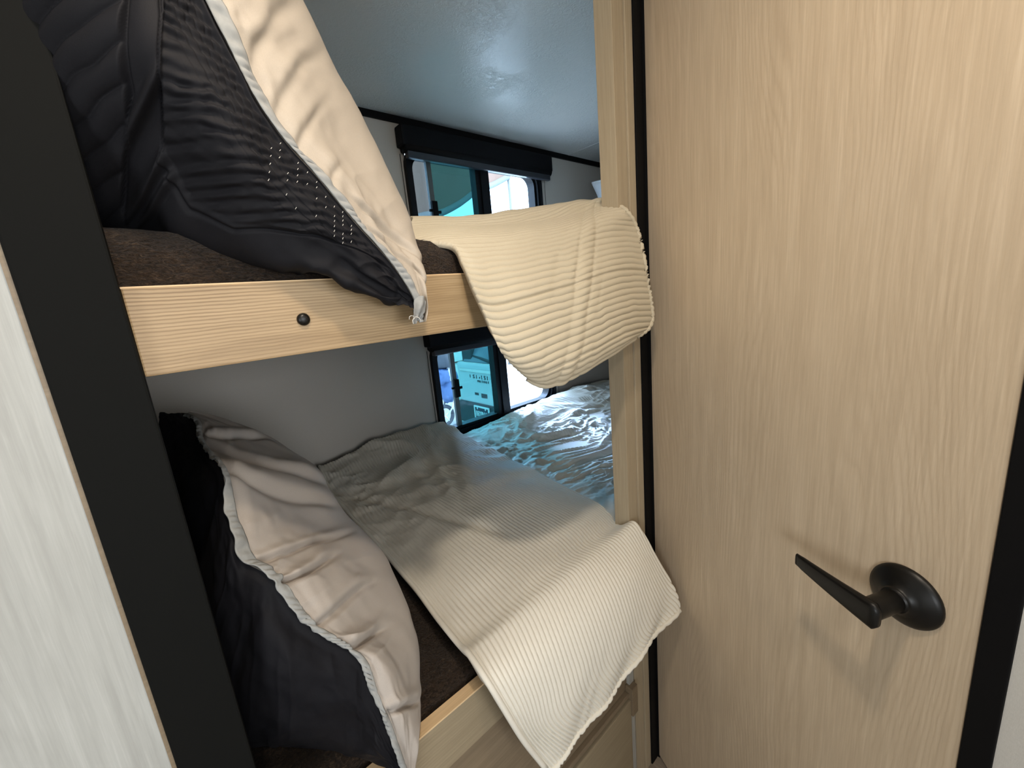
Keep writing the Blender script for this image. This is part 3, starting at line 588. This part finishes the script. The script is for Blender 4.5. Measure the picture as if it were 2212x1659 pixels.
# ---- pillows
def pillow(root, key, dark_key, mats, fl_w, disp_l, disp_d, fl_side=1, nu=420, nv=320):
    GL = surf(net(key), nu, nv); GD = surf(net(dark_key), nu, nv); keep = []
    for G, dfun, mt, nm, sgn in ((GL, disp_l, mats[0], 'light_face', 1), (GD, disp_d, mats[1], 'quilted_face', -1)):
        nn = normals(G)
        # outward = away from the middle of the pillow
        cen = (GL.mean((0, 1))+GD.mean((0, 1)))/2
        if ((G-cen)*nn).sum(2).mean() < 0: nn = -nn
        s = np.linspace(0, 1, nu)[:, None]; t = np.linspace(0, 1, nv)[None, :]*4/3.0     # t = 1 at the silhouette
        a = arclen(G, 0); b = arclen(G, 1)
        dd = dfun(s, t, a, b, G)*smooth01(b, 0, .012)
        G2 = G + nn*dd[..., None]; keep.append((G2, nn))
        fn = np.cross(G[1, 100]-G[0, 100], G[0, 101]-G[0, 100]); 
        flip = ((np.cross(np.gradient(G, axis=0), np.gradient(G, axis=1))*nn).sum(2).mean() < 0)
        put(nm, grid_mesh(nm, G2, flip=flip), mt, root, smooth=True)
    return GL, GD, keep
def close_back(root, GL, GD, mt):
    A = GL[:, -1]; B = GD[:, -1]
    G = np.stack([A*(1-k)+B*k for k in np.linspace(0, 1, 12)], 1)
    put('pillow_back', grid_mesh('pillow_back', G), mt, root, smooth=True)
def flange_on(root, kp, widths, start, lift, amp, freq, mt, label):
    """sewn strip that lies along the seam on the face kp = (surface, normals)"""
    G, nn = kp; b = arclen(G, 1); m_ = G.shape[0]; nw = 9; out = np.zeros((m_, nw, 3))
    s = arclen(G, 0)[:, 0]; W = np.interp(np.linspace(0, 1, m_), np.linspace(0, 1, len(widths)), widths)
    for i in range(m_):
        for j in range(nw):
            q = start + (W[i]-start)*j/(nw-1); qq = max(q, 0)
            p = np.array([np.interp(qq, b[i], G[i, :, k]) for k in range(3)]); nv_ = nn[i, min(12, G.shape[1]-1)]
            t0 = G[i, 8]-G[i, 0]; t0 = t0/np.linalg.norm(t0)
            if q < 0: p = p+t0*q
            kk = j/(nw-1)
            h_ = lift + .0016*math.sin(math.pi*kk) + .0011*math.sin(math.pi*kk)*math.cos(s[i]*560+3*math.sin(s[i]*90)) + amp*(math.sin(s[i]*freq)+.6*math.sin(s[i]*freq*2.7+1))*(1-kk)
            out[i, j] = p+nv_*h_
    return put('flange', grid_mesh('flange', out, thick=.0014), mt, root, label, smooth=True)
def flange(root, curve, width, toward, amp, freq, seed, mt, label=None, nw=7, lift=.0015):
    """flat piping strip sewn along the seam"""
    C = np.asarray(curve); m_ = len(C)
    T = np.gradient(C, axis=0); T /= np.linalg.norm(T, axis=1, keepdims=True)
    W = toward/np.linalg.norm(toward, axis=1, keepdims=True)
    W = W-(W*T).sum(1, keepdims=True)*T; W /= np.linalg.norm(W, axis=1, keepdims=True)
    Nn = np.cross(T, W); s = np.concatenate([[0], np.cumsum(np.linalg.norm(np.diff(C, axis=0), axis=1))])
    k = np.linspace(0, 1, nw)
    G = np.zeros((m_, nw, 3))
    for j, kk in enumerate(k):
        wob = amp*(np.sin(s*freq+seed)+.6*np.sin(s*freq*2.3+1+seed))*(.3+.7*kk)
        puff = .0022*np.sin(np.pi*kk)+.0014*np.cos(s*520)*np.sin(np.pi*kk)
        G[:, j] = C + W*(width[:, None]*(kk-.15)) + Nn*(wob+puff+lift)[:, None]
    me = grid_mesh('flange', G, thick=.0016)
    return put('flange', me, mt, root, label, smooth=True)

# upper pillow: light face towards the window, dark quilted face towards the viewer
pu = thing('pillow', 'beige pillow with charcoal quilted front leaning on the upper bunk, corner over the rail', 'pillow', (0.15, 0.6, .05+EYE), group='quilted pillows')
def up_light(s, t, a, b, G):
    s = s*1.3
    x, z = G[..., 0], G[..., 2]-EYE
    d = .0038*fbm(s*8-t*2.2, t*2.6+s*2, 3, 51)
    f = s*14-3.4*t+1.0*vnoise(s*5, t*3, 53)
    d = d + .0014*(1-2*np.abs(vnoise(f*.55, t*1.0+s*3, 54)))*smooth01(t, .02, .2)*(1-.4*smooth01(t, .5, 1))
    for (c, k, w_, am, t0, t1) in ((.66, .34, .020, .0042, .1, .75), (.575, .30, .013, .0030, .05, .5), (.77, .36, .026, .0050, .2, .8), (.36, -.22, .014, .005, .35, .95), (.27, -.2, .010, .004, .3, .9), (.89, .30, .022, .0040, .1, .8), (.47, .26, .010, .0022, .02, .35)):
        d = d - am*gauss(s, c+k*(t-.4), w_)*smooth01(t, t0-.1, t0+.1)*(1-smooth01(t, t1, t1+.3)) + .6*am*gauss(s, c+k*(t-.4)+.022, w_*1.6)*smooth01(t, t0-.1, t0+.1)*(1-smooth01(t, t1, t1+.3))
    return d*(1-.6*smooth01(t, .65, 1))
def up_dark(s, t, a, b, G):
    # puckered quilt panel next to the seam, channel quilting further up, plain border below
    s = s*1.3
    x, z = G[..., 0], G[..., 2]-EYE
    si = s*10.0                                                # row index along the seam
    th = np.interp(si, [2, 2.5, 3.5, 4.5, 6, 7, 8, 8.5, 9, 10, 13], [.12, .25, .5, .65, .80, .80, .68, .42, .23, .03, 0])
    tc = np.interp(si, [0, 8.2, 9, 10, 11, 12, 13], [2, 1.05, .55, .26, .15, .05, .02])
    pan = smooth01(t, .045, .065)*(1-smooth01(t, th-.03, th))*smooth01(si, 1.9, 2.2)
    zz = z + .10*x + .0030*vnoise(x*42+G[..., 1]*30, z*26, 61) + .0016*vnoise(x*130+G[..., 1]*90, z*80, 63)
    near = smooth01(b, .085, .04)
    puck = .0016*np.cos(2*np.pi*zz/.0096)*(0.75+.5*vnoise(a*80, b*60, 62))
    grid = -.0011*near*np.maximum(0, np.cos(2*np.pi*(b+.0012*vnoise(a*120, b*60, 6))/.0105))**5
    ch = smooth01(t, tc, tc+.03)
    chq = .0042*np.abs(np.cos(np.pi*(z-.6*x+.0025*vnoise(x*60, z*40, 5))/.0205))**.6
    brd = (1-pan)*(1-ch)
    fold = .0060*fbm(s*7+t*2.2, t*3-s*3, 2, 65)
    d = pan*(puck+grid) + ch*chq + brd*fold
    for (c, k, w_, am) in ((7.6, 1.9, .16, .010), (8.7, .8, .15, .009), (7.0, 2.6, .12, .006)):   # smooth tucks between the panels
        d = d + am*gauss(si, c+k*(t-.5), w_)*brd*smooth01(t, .3, .5)
    edge = -.0030*gauss(t, th+.015, .010)*(si > 2)*(si < 9.5) - .0025*gauss(t, tc-.01, .012)
    rad = -.0040*brd*smooth01(t, .1, .3)*np.abs(vnoise(s*26-t*5, t*2.5, 67))*(1-smooth01(si, 4, 6))
    tuck = -.0028*gauss(si, 2.0-.6*t, .10)*smooth01(t, .1, .2)
    return d+edge+rad+tuck
GLu, GDu, kpu = pillow(pu, 'up_light', 'up_dark', (M['pil_light_up'], M['pil_dark']), None, up_light, up_dark)
close_back(pu, GLu, GDu, M['pil_dark'])
flange_on(pu, kpu[0], [.010, .0105, .011, .012, .013, .014, .015, .016], -.0015, .0022, .0002, 70, M['flange'], 'pale grey flange sewn along the seam')
# corner tab of the flange hanging free, with loose threads
tip = (0.2516, 0.4550, 1.3290)
tipv = Vector(tip)
P0 = [(0.2489, 0.4560, 1.3566), (0.2536, 0.4520, 1.3604), (0.2618, 0.4520, 1.3599), (0.2657, 0.4560, 1.3531)]
P1 = [(0.2467, 0.4550, 1.3457), (0.2492, 0.4490, 1.3469), (0.2561, 0.4490, 1.3468), (0.2615, 0.4540, 1.3421)]
P2 = [(0.2459, 0.4550, 1.3369), (0.2470, 0.4510, 1.3378), (0.2521, 0.4510, 1.3384), (0.2570, 0.4540, 1.3380)]
P3 = [(0.2457, 0.4560, 1.3279), (0.2465, 0.4540, 1.3284), (0.2494, 0.4540, 1.3303), (0.2522, 0.4550, 1.3328)]
G = surf(np.array([P0, P1, P2, P3], float), 60, 30)
sg = np.linspace(0, 1, 30)[None, :]; vg = np.linspace(0, 1, 60)[:, None]
G = G + np.array([0, -1, 0])*(.0013*np.cos(sg*11+vg*2)+.0008*vnoise(vg*8, sg*5, 3))[..., None]
put('flange_tab', grid_mesh('flange_tab', G, thick=.0015), M['flange'], pu, smooth=True, label='frayed grey corner tab')
bm = bmesh.new()
for pts in ([(0.2438, 0.4490, 1.3364), (0.2388, 0.4460, 1.3384), (0.2356, 0.4460, 1.3377), (0.2350, 0.4470, 1.3345)], [(0.2443, 0.4490, 1.3358), (0.2391, 0.4470, 1.3330), (0.2397, 0.4470, 1.3291)], [(0.2439, 0.4480, 1.3369), (0.2470, 0.4460, 1.3354), (0.2496, 0.4460, 1.3318)]):
    add_tube(bm, [tuple(p) for p in crm(np.array(pts), 14)], .0004, 5)
put('loose_threads', bm_mesh('loose_threads', bm), M['thread'], pu)
# stitch dots on the quilt panel
bm = bmesh.new()
nn = normals(GDu); cen = GLu.mean((0, 1))
if ((GDu-cen)*nn).sum(2).mean() < 0: nn = -nn
Gs, Ts = GDu.shape[:2]; aL = arclen(GDu, 0); bL = arclen(GDu, 1)
for i in range(int(.24*Gs), int(.43*Gs), 8):
    for j in range(16, int(.34*Ts), 13):
        h_ = mnoise.noise(Vector((i*.37, j*.51, 3.3)))
        if h_ < .02: continue
        p = Vector(GDu[i, j]); nv_ = Vector(nn[i, j]); t_ = (Vector(GDu[i, j+1])-p).normalized()+.4*(Vector(GDu[i+1, j])-p).normalized()
        t_.normalize(); c_ = p+nv_*.0018
        add_tube(bm, [c_-t_*.0011, c_+t_*.0011], .00026, 5)
put('stitching', bm_mesh('stitching', bm), M['thread'], pu, label='pale stitch dots on the quilting')

# lower pillow
pl = thing('pillow', 'plump taupe and black pillow with ruffled grey piping standing on the lower bunk', 'pillow', (0.12, 0.7, -.60+EYE), group='quilted pillows')
def lo_light(s, t, a, b, G):
    d = .0045*fbm(s*7+t, t*3-s*2, 3, 71)
    g_ = s*30-3.2*t+.8*vnoise(s*9, t*2, 74)
    d = d + .0034*(1-2*np.abs(vnoise(g_*.75, t*.8, 75)))*smooth01(t, 0, .08)*(1-smooth01(t, .45, .95))*(.4+.6*smooth01(s, .1, .2))*(1-.75*smooth01(s, .58, .68))
    for (c, k, w_, am, t0, t1) in ((.30, .11, .006, .010, .02, .55), (.38, .12, .007, .009, .02, .6), (.48, .13, .008, .010, .02, .5), (.56, .05, .008, .008, .1, .7), (.74, -.11, .012, .011, .03, .75), (.82, -.15, .014, .012, .03, .8), (.155, .08, .006, .009, .02, .8), (.88, -.02, .008, .010, .1, .8)):
        wn = smooth01(t, t0-.04, t0+.05)*(1-smooth01(t, t1, t1+.25))
        d = d - am*gauss(s, c+k*(t-.3), w_)*wn + .5*am*gauss(s, c+k*(t-.3)+.018, w_*1.7)*wn
    return d
def lo_dark(s, t, a, b, G):
    return .004*fbm(s*10, t*3, 3, 81) - .0020*np.abs(vnoise(s*34+t*3, t*1.6, 82))*smooth01(t, .02, .2)
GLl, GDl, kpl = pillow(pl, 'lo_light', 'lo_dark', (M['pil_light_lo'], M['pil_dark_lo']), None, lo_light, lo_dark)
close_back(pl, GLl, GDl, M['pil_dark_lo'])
flange_on(pl, kpl[0], [.008, .008, .009, .008, .009, .010, .009, .011, .012, .013, .014, .010, .004, .002, .002, .002, .002], -.006, .003, .0016, 95, M['flange'], 'ruffled pale grey piping')
# dark cushion standing behind the lower pillow
def puffy(name, c, ax, half, mt, label, cat, n=60, wr=.006, seed=5, group=None):
    """plump four-cornered cushion; ax = three axes (width, height, thickness)"""
    ax = [Vector(v).normalized() for v in ax]
    U = np.linspace(-1, 1, n)[:, None]+np.zeros((n, n)); V = np.linspace(-1, 1, n)[None, :]+np.zeros((n, n))
    prof = (np.clip(1-np.abs(U)**2.6, 0, 1)**.55)*(np.clip(1-np.abs(V)**2.6, 0, 1)**.55)
    pin = 1-.10*(np.abs(U)**2)*(1-np.abs(V)**2)
    out = []
    r = thing(name, label, cat, (c[0], c[1], c[2]+EYE-half[1]), group)
    for sg, nm in ((1, 'front_face'), (-1, 'rear_face')):
        A = half[0]*U*(1-.08*(1-np.abs(V)**2)*0-.07*(1-V**2)*np.abs(U)**3); B = half[1]*V*(1-.07*(1-U**2)*np.abs(V)**3)
        C = sg*(half[2]*prof + wr*prof*fbm(U*3+seed, V*3, 3, seed+sg))
        G = np.array([c[0], c[1], c[2]+EYE]) + A[..., None]*np.array(ax[0]) + B[..., None]*np.array(ax[1]) + C[..., None]*np.array(ax[2])
        put(nm, grid_mesh(nm, G, flip=sg < 0), mt, r, smooth=True)
    rim = [(-1, v) for v in np.linspace(-1, 1, 20)]+[(u_, 1) for u_ in np.linspace(-1, 1, 20)]+[(1, v) for v in np.linspace(1, -1, 20)]+[(u_, -1) for u_ in np.linspace(1, -1, 20)]
    pts = []
    for u_, v_ in rim:
        A = half[0]*u_*(1-.07*(1-v_**2)*abs(u_)**3); B = half[1]*v_*(1-.07*(1-u_**2)*abs(v_)**3)
        pts.append(Vector((c[0], c[1], c[2]+EYE))+ax[0]*A+ax[1]*B)
    bm = bmesh.new(); add_tube(bm, pts, .004, 8); put('piping', bm_mesh('piping', bm), mt, r, smooth=True)
    return r
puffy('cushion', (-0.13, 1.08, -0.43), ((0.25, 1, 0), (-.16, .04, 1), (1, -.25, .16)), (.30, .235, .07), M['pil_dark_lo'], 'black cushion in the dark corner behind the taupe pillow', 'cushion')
# pale pillow at the far end of the upper bunk, only its corner shows
puffy('pillow', (1.99, 1.12, 0.335), ((.1, 1, 0), (-.45, .05, 1), (1, -.1, .45)), (.30, .235, .08), M['white_cloth'], 'white pillow at the far end of the upper bunk, only its corner showing', 'pillow', seed=8)

# ================================================================= OUTSIDE THE WINDOWS
GZ = -2.30
def gmat(name, a, b, sc):
    m = mat(name, a, 0.9); n_ = tex_noise(m, coords(m, (1, 1, 1)), sc, 5, 0.65)
    L_(m, mixc(m, n_.outputs['Fac'], a, b), m.node_tree.nodes['Principled BSDF'].inputs['Base Color']); return m
M['gravel'] = gmat('pale_gravel', (0.34, 0.34, 0.34), (0.56, 0.55, 0.53), 14)
M['paint'] = mat('white_car_paint', (0.62, 0.64, 0.64), 0.25, spec=0.6)
M['car_dark'] = mat('dark_bumper_plastic', (0.035, 0.045, 0.05), 0.6)
M['car_glass'] = mat('car_window_glass', (0.16, 0.20, 0.24), 0.08, spec=0.9)
M['chrome'] = mat('chrome_strip', (0.8, 0.8, 0.8), 0.12, metal=1.0)
M['plate_navy'] = mat('plate_navy', (0.035, 0.04, 0.07), 0.5)
M['plate_white'] = mat('plate_white', (0.85, 0.87, 0.85), 0.5)
M['tire'] = mat('tire_rubber', (0.02, 0.02, 0.02), 0.8)
M['canvas'] = gmat('grey_canvas', (0.115, 0.068, 0.048), (0.15, 0.09, 0.065), 3)
M['siding'] = gmat('white_siding', (0.72, 0.73, 0.73), (0.80, 0.81, 0.80), 4)
M['hem'] = mat('dark_canvas_hem', (0.10, 0.11, 0.11), 0.8)
M['cartblue'] = fabric('blue_nylon', (0.07, 0.12, 0.26), (0.13, 0.21, 0.40), 30, 0.6)
M['cartgrey'] = mat('dark_grey_nylon', (0.06, 0.065, 0.08), 0.7)
gr = box('ground', (-6, YW+.20, GZ-.1), (22, 22, GZ), M['gravel']); S(gr)

# the parked car: its tail faces left, parallel to the depth of the bunks
car = thing('car', 'white car parked outside the lower window, its tailgate and number plate showing', 'car', (4.8, 5.2, GZ+EYE))
CX = 3.8; Y0, Y1 = 4.42, 5.80
def cbox(nm, x0, x1, y0, y1, z0, z1, mt, bev=0.0, parent=car, label=None): return box(nm, (x0, y0, z0), (x1, y1, z1), mt, parent, bev, label)
cbox('body', CX+.06, CX+4.2, Y0, Y1, -1.90, -1.02, M['paint'], .09)
cbox('cabin', CX+.30, CX+2.6, Y0+.10, Y1-.12, -1.10, -0.42, M['paint'], .14)
for yy in (Y0+.085, Y1-.105): cbox('side_window', CX+.60, CX+2.3, yy, yy+.02, -0.98, -0.58, M['car_glass'], .004)
cbox('tailgate', CX-.02, CX+.10, Y0+.05, Y1-.04, -1.66, -0.985, M['paint'], .035)
bm = bmesh.new()
v8 = [bm.verts.new(p) for p in ((CX+.04, Y0+.16, -0.98+EYE), (CX+.04, Y1-.16, -0.98+EYE), (CX+.30, Y1-.24, -0.50+EYE), (CX+.30, Y0+.24, -0.50+EYE), (CX+.10, Y0+.16, -1.0+EYE), (CX+.10, Y1-.16, -1.0+EYE), (CX+.36, Y1-.24, -0.52+EYE), (CX+.36, Y0+.24, -0.52+EYE))]
for f_ in ((0, 1, 2, 3), (7, 6, 5, 4), (0, 4, 5, 1), (1, 5, 6, 2), (2, 6, 7, 3), (3, 7, 4, 0)): bm.faces.new([v8[k] for k in f_])
rw = put('rear_window', bm_mesh('rear_window', bm), M['car_glass'], car)
tube('wiper', [(CX+.05, Y0+.52, -0.955+EYE), (CX+.07, Y0+.80, -0.91+EYE), (CX+.09, Y0+1.05, -0.885+EYE)], [.028, .020, .010], M['car_dark'], rw, n=8)
cbox('chrome_strip', CX-.045, CX-.01, Y0+.12, Y1-.14, -1.13, -1.075, M['chrome'], .012)
cbox('handle_recess', CX-.026, CX-.018, 5.00, 5.15, -1.535, -1.465, M['car_dark'], .003)
cbox('handle_recess', CX-.026, CX-.018, 5.22, 5.32, -1.505, -1.465, M['car_dark'], .003)
cbox('rear_pillar', CX+.06, CX+.5, 5.43, 5.70, -0.99, -0.50, M['car_dark'], .03)
cbox('bumper', CX-.06, CX+.20, Y0-.01, Y1+.01, -2.02, -1.64, M['car_dark'], .05)
for yy in (Y0+.12, Y1-.12):
    for xx in (CX+.85, CX+3.4):
        bm = bmesh.new(); add_lathe(bm, [(0, -.10), (.30, -.10), (.33, -.06), (.33, .06), (.30, .10), (0, .10)], Matrix.Translation((xx, yy, GZ+.33+EYE)) @ Matrix.Rotation(math.radians(90), 4, 'X'), 32)
        bmesh.ops.recalc_face_normals(bm, faces=bm.faces); put('wheel', bm_mesh('wheel', bm), M['tire'], car, smooth=True)
def text(body, name, size, x, y, z, mt, parent, sx=1.0, depth=.004, label=None):
    """raised lettering on a face that looks towards -X; reading direction runs towards -Y"""
    cu_ = bpy.data.curves.new(name, 'FONT'); cu_.body = body; cu_.size = size; cu_.extrude = depth; cu_.align_x = 'CENTER'; cu_.align_y = 'CENTER'
    cu_.resolution_u = 3
    tmp = bpy.data.objects.new(name+'_tmp', cu_); COL.objects.link(tmp)
    dg = bpy.context.evaluated_depsgraph_get(); me = bpy.data.meshes.new_from_object(tmp.evaluated_get(dg))
    bpy.data.objects.remove(tmp); me.name = name; me.materials.clear()
    me.transform(Matrix(((0, 0, -1, x), (-sx, 0, 0, y), (0, 1, 0, z+EYE), (0, 0, 0, 1))))
    return put(name, me, mt, parent, label)
pz = -1.778; py = 5.11
plate = cbox('number_plate', CX-.078, CX-.062, py-.175, py+.175, pz-.095, pz+.095, M['plate_navy'], .002)
for k, ch_ in enumerate('BBYBNNY'): text(ch_, 'plate_letter', .125, CX-.081, py+.132-.044*k, pz-.018, M['plate_white'], plate, sx=.60)
boxes('plate_frame', [((CX-.088, py-.195, pz+.090), (CX-.066, py+.195, pz+.115)), ((CX-.088, py-.195, pz-.115), (CX-.066, py+.195, pz-.088)), ((CX-.088, py-.195, pz-.09), (CX-.066, py-.172, pz+.09)), ((CX-.088, py+.172, pz-.09), (CX-.066, py+.195, pz+.09))], M['plate_white'], plate, bev=.004)
for dy in (-.105, .105): box('plate_bolt', (CX-.09, py+dy-.01, pz+.060), (CX-.076, py+dy+.01, pz+.090), M['plate_white'], plate, bev=.003)
for k, ch_ in enumerate(('1', 'S', 'I', 's', '1', 'S', 'I', '-', 'I')):
    yy = (5.398, 5.301, 5.226, 5.146, 5.091, 5.013, 4.948, 4.879, 4.816)[k]
    text(ch_, 'badge_letter', (.070, .090, .085, .060, .090, .090, .090, .06, .08)[k], CX-.024, yy, -1.203, M['car_dark'], car, sx=1.15)
for k, ch_ in enumerate('MUTORE'):
    text(ch_, 'badge_letter', .050, CX-.024, 5.195-.052*k, -1.270, M['car_dark'], car, sx=1.0)

# blue cart with a dark hood and spoked wheel, seen through the left strip of the lower window
CY = 4.6
ct = thing('cart', 'blue cloth cart with a dark hood and spoked wheel outside, left of the car', 'cart', (2.95, CY, GZ+EYE))
hoodc = (2.8280, 4.6000, 0.5860)
bm = bmesh.new(); bmesh.ops.create_uvsphere(bm, u_segments=24, v_segments=14, radius=1)
for v in bm.verts:
    v.co = Vector((v.co.x*.125, v.co.y*.16, max(v.co.z, -.35)*.145)); v.co.x += .02*mnoise.noise(v.co*9)
bmesh.ops.translate(bm, vec=Vector(hoodc), verts=bm.verts); put('hood', bm_mesh('hood', bm), M['cartgrey'], ct, smooth=True)
def blob(nm, c, r, mt, seed=0, flat=1):
    bm = bmesh.new(); bmesh.ops.create_icosphere(bm, subdivisions=4, radius=1)
    for v in bm.verts:
        k = 1+.22*mnoise.noise(v.co*2.1+Vector((seed, 0, 0)))+.08*mnoise.noise(v.co*6+Vector((0, seed, 0)))
        v.co = Vector((math.copysign(abs(v.co.x)**.75, v.co.x)*r[0], v.co.y*r[1], math.copysign(abs(v.co.z)**.7, v.co.z)*r[2]))*k + Vector(c)
    return put(nm, bm_mesh(nm, bm), mt, ct, smooth=True)
blob('cloth_bag', (2.8230, 4.6000, 0.4068), (.15, .14, .12), M['cartblue'], 2)
blob('cloth_bag', (2.8525, 4.6000, 0.2112), (.13, .13, .17), M['cartblue'], 7)
blob('side_pocket', (2.8485, 4.5000, 0.4348), (.055, .06, .10), M['white_cloth'], 4)
wc = Vector((2.7377, 4.6000, -0.1197))
bm = bmesh.new()
R_ = .125
add_tube(bm, [wc+Vector((R_*math.cos(a_), 0.0, R_*math.sin(a_))) for a_ in np.linspace(0, 2*math.pi, 33)], .026, 8)
wheel = put('wheel', bm_mesh('wheel', bm), M['cartgrey'], ct, smooth=True)
bm = bmesh.new()
for k in range(5):
    a_ = 2*math.pi*k/5+.3; add_tube(bm, [wc, wc+Vector((R_*math.cos(a_), 0, R_*math.sin(a_)))], .012, 6)
put('spokes', bm_mesh('spokes', bm), M['plate_white'], wheel, smooth=True)
tube('push_bar', [tuple(wc+Vector((.05, 0, 0))), (2.8129, 4.5000, -0.0087), (2.8503, 4.5000, 0.0965)], .011, M['plate_white'], ct)
tube('push_bar', [(2.7455, 4.6000, 0.5577), (2.9083, 4.6000, 0.7883)], .007, M['cartgrey'], ct)
tube('push_bar', [tuple(wc+Vector((-.02, 0, .0))), (2.7931, 4.6000, 0.2054)], .010, M['cartgrey'], ct)

# grey canvas awning with a dark wavy hem, beyond the upper window
aw = thing('awning', 'grey canvas awning with a dark wavy hem outside the upper window', 'awning', (5.6, 6.6, 1.0+EYE))
hemp = [(3.0237, 5.4000, 2.4991), (3.3313, 5.5000, 2.6080), (3.7048, 5.6000, 2.6875), (4.0939, 5.7000, 2.8481), (4.3969, 5.8000, 3.0051), (4.7286, 5.9000, 3.1873), (5.1346, 6.0000, 3.3175), (5.5571, 6.0000, 3.5092)]
hp = crm(np.array(hemp), 90); 
rowsA = []
for k in np.linspace(0, 1, 30):
    rr = hp.copy(); rr[:, 2] += k*1.25; rr[:, 1] += -.45*k; rr[:, 0] += -.1*k; rr[:, 2] += .03*np.sin(np.linspace(0, 24, 90))*(1-k)*k*4
    rowsA.append(rr)
put('canvas_sheet', grid_mesh('canvas_sheet', np.array(rowsA), thick=.01), M['canvas'], aw, smooth=True)
bm = bmesh.new(); add_tube(bm, [tuple(p) for p in hp], .055, 8); put('hem_band', bm_mesh('hem_band', bm), M['hem'], aw, smooth=True)
for x_, y_ in ((hemp[0][0], hemp[0][1]), (hemp[-1][0], hemp[-1][1])):
    tube('pole', [(x_, y_, GZ+EYE), (x_, y_, (hemp[0][2] if x_ == hemp[0][0] else hemp[-1][2]))], .03, M['hem'], aw)
# pale sided building across the yard
bd = thing('building', 'long white sided building across the yard outside the windows', 'building', (8, 9.5, GZ+EYE))
box('siding_wall', (-1, 9.2, GZ), (20, 9.5, 1.9), M['siding'], bd)
boxes('roof', [((-1.3, 8.9, 1.9), (20.3, 10, 2.0))], M['hem'], bd)
boxes('siding_trim', [((-1, 9.17, z_), (20, 9.2, z_+.03)) for z_ in (-1.6, -1.0, -.4, .2, .8, 1.4)], M['canvas'], bd)
